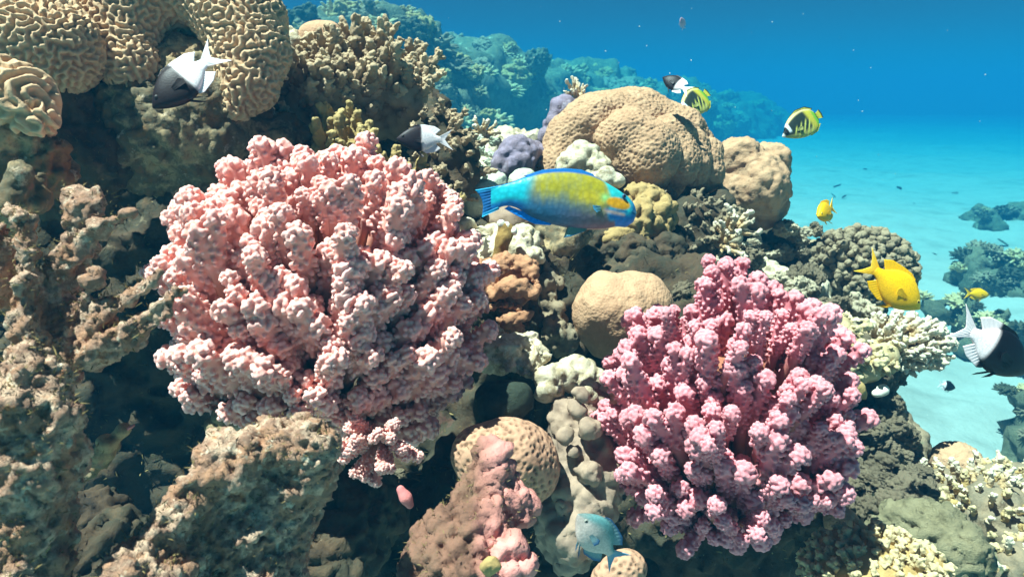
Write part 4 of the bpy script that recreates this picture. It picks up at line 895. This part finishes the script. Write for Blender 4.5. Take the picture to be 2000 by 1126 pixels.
# ---- deep bodied damsels and chromis, unit length 1 (nose at +.5, tail base at -.28)
def damsel(name, label, cat, px, py, d, theta, Lpx, bodyc, tailc, finc, psi=0, group=None, deep=1.0, irisc=(40, 36, 34), tail_spread=1.0, roll=0, pecc=None):
    root = place_fish(name, label, cat, px, py, d, theta, psi, group, roll); S = Lpx*d/FPX
    top = [(-.30, .052), (-.22, .075), (-.1, .165), (.05, .225), (.2, .215), (.33, .15), (.43, .075), (.5, .012)]
    bot = [(-.30, -.052), (-.22, -.072), (-.1, -.155), (.05, -.215), (.2, -.205), (.33, -.145), (.43, -.075), (.5, -.012)]
    top = [(a, b*deep) for a, b in top]; bot = [(a, b*deep) for a, b in bot]
    wid = [(-.30, .012), (-.2, .035), (0, .078), (.2, .092), (.35, .075), (.45, .04), (.5, .008)]
    part(root, 'body', body_mesh(top, bot, wid, -.30, .5, bodyc, 60, 40), M_FISH, S)
    t = tail_spread
    part(root, 'tail_fin', fin_mesh([(-.27, .055), (-.285, 0), (-.27, -.055)], [(-.52, .19*t), (-.44, .10*t), (-.375, .0), (-.44, -.10*t), (-.52, -.19*t)], tailc, th=.016), M_FIN, S)
    part(root, 'dorsal_fin', fin_mesh([(-.19, .075*deep), (-.05, .18*deep), (.1, .20*deep), (.22, .185*deep)], [(-.30, .17*deep), (-.2, .235*deep), (-.02, .262*deep), (.12, .268*deep), (.2, .24*deep)], finc, th=.014), M_FIN, S)
    part(root, 'anal_fin', fin_mesh([(-.19, -.07*deep), (-.08, -.15*deep), (.04, -.19*deep)], [(-.29, -.165*deep), (-.2, -.225*deep), (-.03, -.255*deep), (.02, -.23*deep)], finc, th=.014), M_FIN, S)
    for sg in (1, -1):
        part(root, 'pelvic_fin', fin_mesh([(.18, -.19*deep), (.14, -.2*deep)], [(.10, -.27*deep), (.02, -.33*deep), (.06, -.28*deep)], finc, th=.012, y0=sg*.03, out=sg*.03), M_FIN, S)
        part(root, 'pectoral_fin', fin_mesh([(.20, -.01), (.20, -.06)], [(.06, .015), (.03, -.03), (.05, -.09)], pecc or finc, th=.008, y0=sg*.088, out=sg*.022), M_FIN, S)
    eye(root, .385, .035, .058, .028, S, irisc)
    return root
WH, DK = (240, 230, 230), (30, 22, 24)
def bicolor(split, dark=DK, white=WH):
    def f(x, z, h): return mixc(np.tile(lin(white), (len(x), 1)), dark, sm(split-.02, split+.02, x+.05*np.cos(h*6)*0+.06*(h-.5)**2))
    def fin(x, z, f_, u): return mixc(np.tile(lin(white), (len(x), 1)), dark, sm(split-.02, split+.02, x))
    return f, const(white), fin
b, t, f = bicolor(.02, (34, 24, 26))
damsel('chromis', 'half brown half white chromis diving in front of the arched brain coral', 'fish', 364, 154, 1.02, 228, 170, b, t, f, psi=12, pecc=(lambda x, z, f_, u: np.tile(lin((40, 30, 30)), (len(x), 1))))
b, t, f = bicolor(.06, (40, 30, 34))
damsel('chromis', 'half brown half white chromis hovering before the brown finger coral clump', 'fish', 829, 272, 1.24, 182, 108, b, t, f, psi=14)
b, t, f = bicolor(-.02)
damsel('chromis', 'half black half white chromis beside a butterflyfish above the lobed coral', 'fish', 1321, 165, 1.72, 142, 66, b, t, f, psi=-25)
b, t, f = bicolor(-.05, (14, 14, 20), (232, 214, 214))
damsel('chromis', 'largest half black half white chromis, over the open sand', 'fish', 1938, 678, .95, -33, 195, b, t, f, psi=-10)
b, t, f = bicolor(-.08, (16, 20, 30))
damsel('chromis', 'tiny half black chromis low over the pale sand', 'fish', 1849, 753, 2.6, -14, 40, b, t, f, psi=-10)
def yellow(x, z, h):
    c = np.tile(lin((248, 188, 14)), (len(x), 1)); c = mixc(c, (200, 148, 20), sm(.55, .1, h)*.7); c = mixc(c, (240, 186, 30), sm(.85, 1, h))
    c = mixc(c, (20, 20, 16), np.exp(-(((x-.215)/.026)**2+((z+.06)/.024)**2))); return c
yf = const((242, 180, 14)); yd = lambda x, z, f_, u: mixc(np.tile(lin((238, 170, 12)), (len(x), 1)), (250, 200, 60), f_)
damsel('yellow_damselfish', 'plump golden yellow damselfish in front of the knobby grey dome', 'fish', 1742, 556, 1.12, -39, 152, yellow, yd, yf, psi=-6, irisc=(230, 200, 90), deep=1.05)
damsel('yellow_damselfish', 'small golden damselfish facing out from the reef above the knobby dome', 'fish', 1614, 412, 1.5, 205, 84, yellow, yd, yf, psi=40, irisc=(230, 200, 90), tail_spread=1.1, roll=8)
damsel('yellow_damselfish', 'far small dull yellow damselfish over the sandy patch reefs', 'fish', 1908, 574, 2.9, -4, 56, yellow, yd, yf, psi=-10, irisc=(200, 180, 90), deep=.8)
def bluegrey(x, z, h): return mixc(mixc(np.tile(lin((204, 186, 176)), (len(x), 1)), (88, 136, 136), sm(.52, .9, h)), (120, 118, 112), sm(.3, .48, x)*.6)
damsel('blue_damselfish', 'blue grey damselfish turning in front of the grey sponge wall', 'fish', 1170, 1052, .74, 128, 150, bluegrey, lambda x, z, f_, u: mixc(np.tile(lin((170, 186, 190)), (len(x), 1)), (70, 140, 176), f_), lambda x, z, f_, u: mixc(np.tile(lin((120, 148, 152)), (len(x), 1)), (34, 84, 130), sm(.5, 1, f_)), psi=18, irisc=(150, 150, 140), deep=1.08)
# ---- butterflyfish
def butterfly(label, px, py, d, theta, Lpx, psi=0):
    root = place_fish('butterflyfish', label, 'fish', px, py, d, theta, psi, 'striped butterflyfish'); S = Lpx*d/FPX
    top = [(-.46, .10), (-.40, .20), (-.28, .285), (-.1, .325), (.1, .29), (.28, .20), (.4, .09), (.5, .012)]
    bot = [(-.46, -.10), (-.40, -.19), (-.28, -.265), (-.1, -.29), (.1, -.25), (.28, -.165), (.4, -.085), (.5, -.015)]
    wid = [(-.46, .01), (-.35, .04), (-.1, .075), (.15, .085), (.32, .065), (.44, .03), (.5, .01)]
    def cf(x, z, h):
        c = np.tile(lin((40, 48, 40)), (len(x), 1))
        c = mixc(c, (176, 170, 96), sm(.30, .10, h))
        st = sm(.35, .75, np.sin((x*.8+z*.62)*62))*sm(.62, .45, h+.25*x)*sm(.30, .18, x)*sm(-.36, -.22, x)
        c = mixc(c, (206, 204, 100), st)
        c = mixc(c, (190, 176, 60), sm(-.20, -.30, x-.06*h)); c = mixc(c, (110, 170, 50), sm(-.33, -.40, x))
        c = mixc(c, (206, 186, 130), sm(.86, .93, h)*sm(.36, .3, x)); c = mixc(c, (18, 22, 18), np.maximum(sm(.955, .985, h)*sm(.1, -.1, x), sm(-.43, -.455, x)))
        c = mixc(c, (222, 232, 236), sm(.265, .285, x)*sm(.345, .325, x)*sm(.35, .55, h)); c = mixc(c, (10, 12, 14), sm(.335, .35, x)*sm(.43, .415, x)*sm(.30, .40, h)); c = mixc(c, (196, 196, 190), sm(.43, .46, x))
        return c
    part(root, 'body', body_mesh(top, bot, wid, -.46, .5, cf, 120, 72), M_FISH, S)
    part(root, 'tail_fin', fin_mesh([(-.45, .06), (-.45, -.06)], [(-.585, .105), (-.60, 0), (-.585, -.105)], lambda x, z, f_, u: mixc(np.tile(lin((190, 180, 60)), (len(x), 1)), (30, 30, 24), sm(.7, .9, f_)), th=.012), M_FIN, S)
    part(root, 'dorsal_fin', fin_mesh([(-.40, .18), (-.25, .28), (-.05, .31), (.15, .26)], [(-.47, .20), (-.32, .325), (-.08, .365), (.12, .30)], lambda x, z, f_, u: mixc(np.tile(lin((190, 180, 70)), (len(x), 1)), (20, 24, 20), sm(.55, .8, f_)), th=.012), M_FIN, S)
    part(root, 'anal_fin', fin_mesh([(-.40, -.17), (-.25, -.26), (-.1, -.28)], [(-.46, -.19), (-.3, -.305), (-.12, -.315)], const((200, 190, 70)), th=.012), M_FIN, S)
    for sg in (1, -1): part(root, 'pectoral_fin', fin_mesh([(.17, -.02), (.17, -.07)], [(.05, -.01), (.03, -.05), (.06, -.10)], const((160, 160, 90)), th=.008, y0=sg*.085, out=sg*.04), M_FIN, S)
    eye(root, .385, .02, .05, .024, S, (30, 30, 30))
butterfly('striped butterflyfish in open water beyond the brown boulder coral', 1563, 246, 1.75, 211, 88, psi=8)
butterfly('striped butterflyfish tucked behind the crest of the lobed coral', 1356, 203, 2.02, 222, 88, psi=28)
damsel('dark_fish', 'tiny dark fish far off above the rugged outcrop', 'fish', 551, 15, 3.4, 10, 20, const((40, 50, 56)), const((40, 50, 56)), const((40, 50, 56)), deep=.6)
damsel('pale_fish', 'tiny pale pink fish high in the blue water', 'fish', 1333, 46, 3.0, 120, 26, const((210, 170, 186)), const((210, 180, 190)), const((210, 180, 190)), psi=40)
# drifting specks
rr = random.Random(9); V = []; Q = []
for k in range(80):
    d = rr.uniform(.7, 3.2); c = P(rr.uniform(560, 1990), rr.uniform(10, 240) if k < 52 else rr.uniform(250, 1000), d); r_ = rr.uniform(.35, 1.0)**1.4*1.4*d/FPX
    n0 = len(V)
    for dv in ((1, 0, 0), (0, 1, 0), (-1, 0, 0), (0, -1, 0), (0, 0, 1), (0, 0, -1)): V.append(c+np.array(dv)*r_*rr.uniform(.6, 1.4))
    Q += [[n0+a, n0+b, n0+c_, n0+c_] for a, b, c_ in ()]
    Q += [[n0, n0+1, n0+4], [n0+1, n0+2, n0+4], [n0+2, n0+3, n0+4], [n0+3, n0, n0+4], [n0+1, n0, n0+5], [n0+2, n0+1, n0+5], [n0+3, n0+2, n0+5], [n0, n0+3, n0+5]]
tag(obj('drifting_specks', make_mesh('drifting_specks', np.array(V), np.array(Q), M_WHITE)), 'white specks drifting in the water', kind='stuff')
print('fish', time.time()-T0)
# ================================================================== the water
bx = [(-82, -78, -1.6), (84, 86, BOX_TOP)]
v = np.array([(x, y, z) for x in (bx[0][0], bx[1][0]) for y in (bx[0][1], bx[1][1]) for z in (bx[0][2], bx[1][2])], float)
q = np.array([(0, 1, 3, 2), (4, 6, 7, 5), (0, 4, 5, 1), (2, 3, 7, 6), (0, 2, 6, 4), (1, 5, 7, 3)])
wm = bpy.data.materials.new('sea_water'); wm.use_nodes = True; nt = wm.node_tree
for n_ in list(nt.nodes):
    if n_.type == 'BSDF_PRINCIPLED': nt.nodes.remove(n_)
pv = nt.nodes.new('ShaderNodeVolumePrincipled'); pv.inputs['Color'].default_value = (*WATER_COL, 1); pv.inputs['Absorption Color'].default_value = (*WATER_ABS, 1)
pv.inputs['Density'].default_value = WATER_D; pv.inputs['Density Attribute'].default_value = ''; pv.inputs['Anisotropy'].default_value = 0.0
nt.links.new(pv.outputs[0], [n_ for n_ in nt.nodes if n_.type == 'OUTPUT_MATERIAL'][0].inputs['Volume'])
tag(obj('haze', make_mesh('haze', v, q, wm, smooth=False)), 'clear blue sea water around the reef', kind='stuff')
print('done', time.time()-T0)
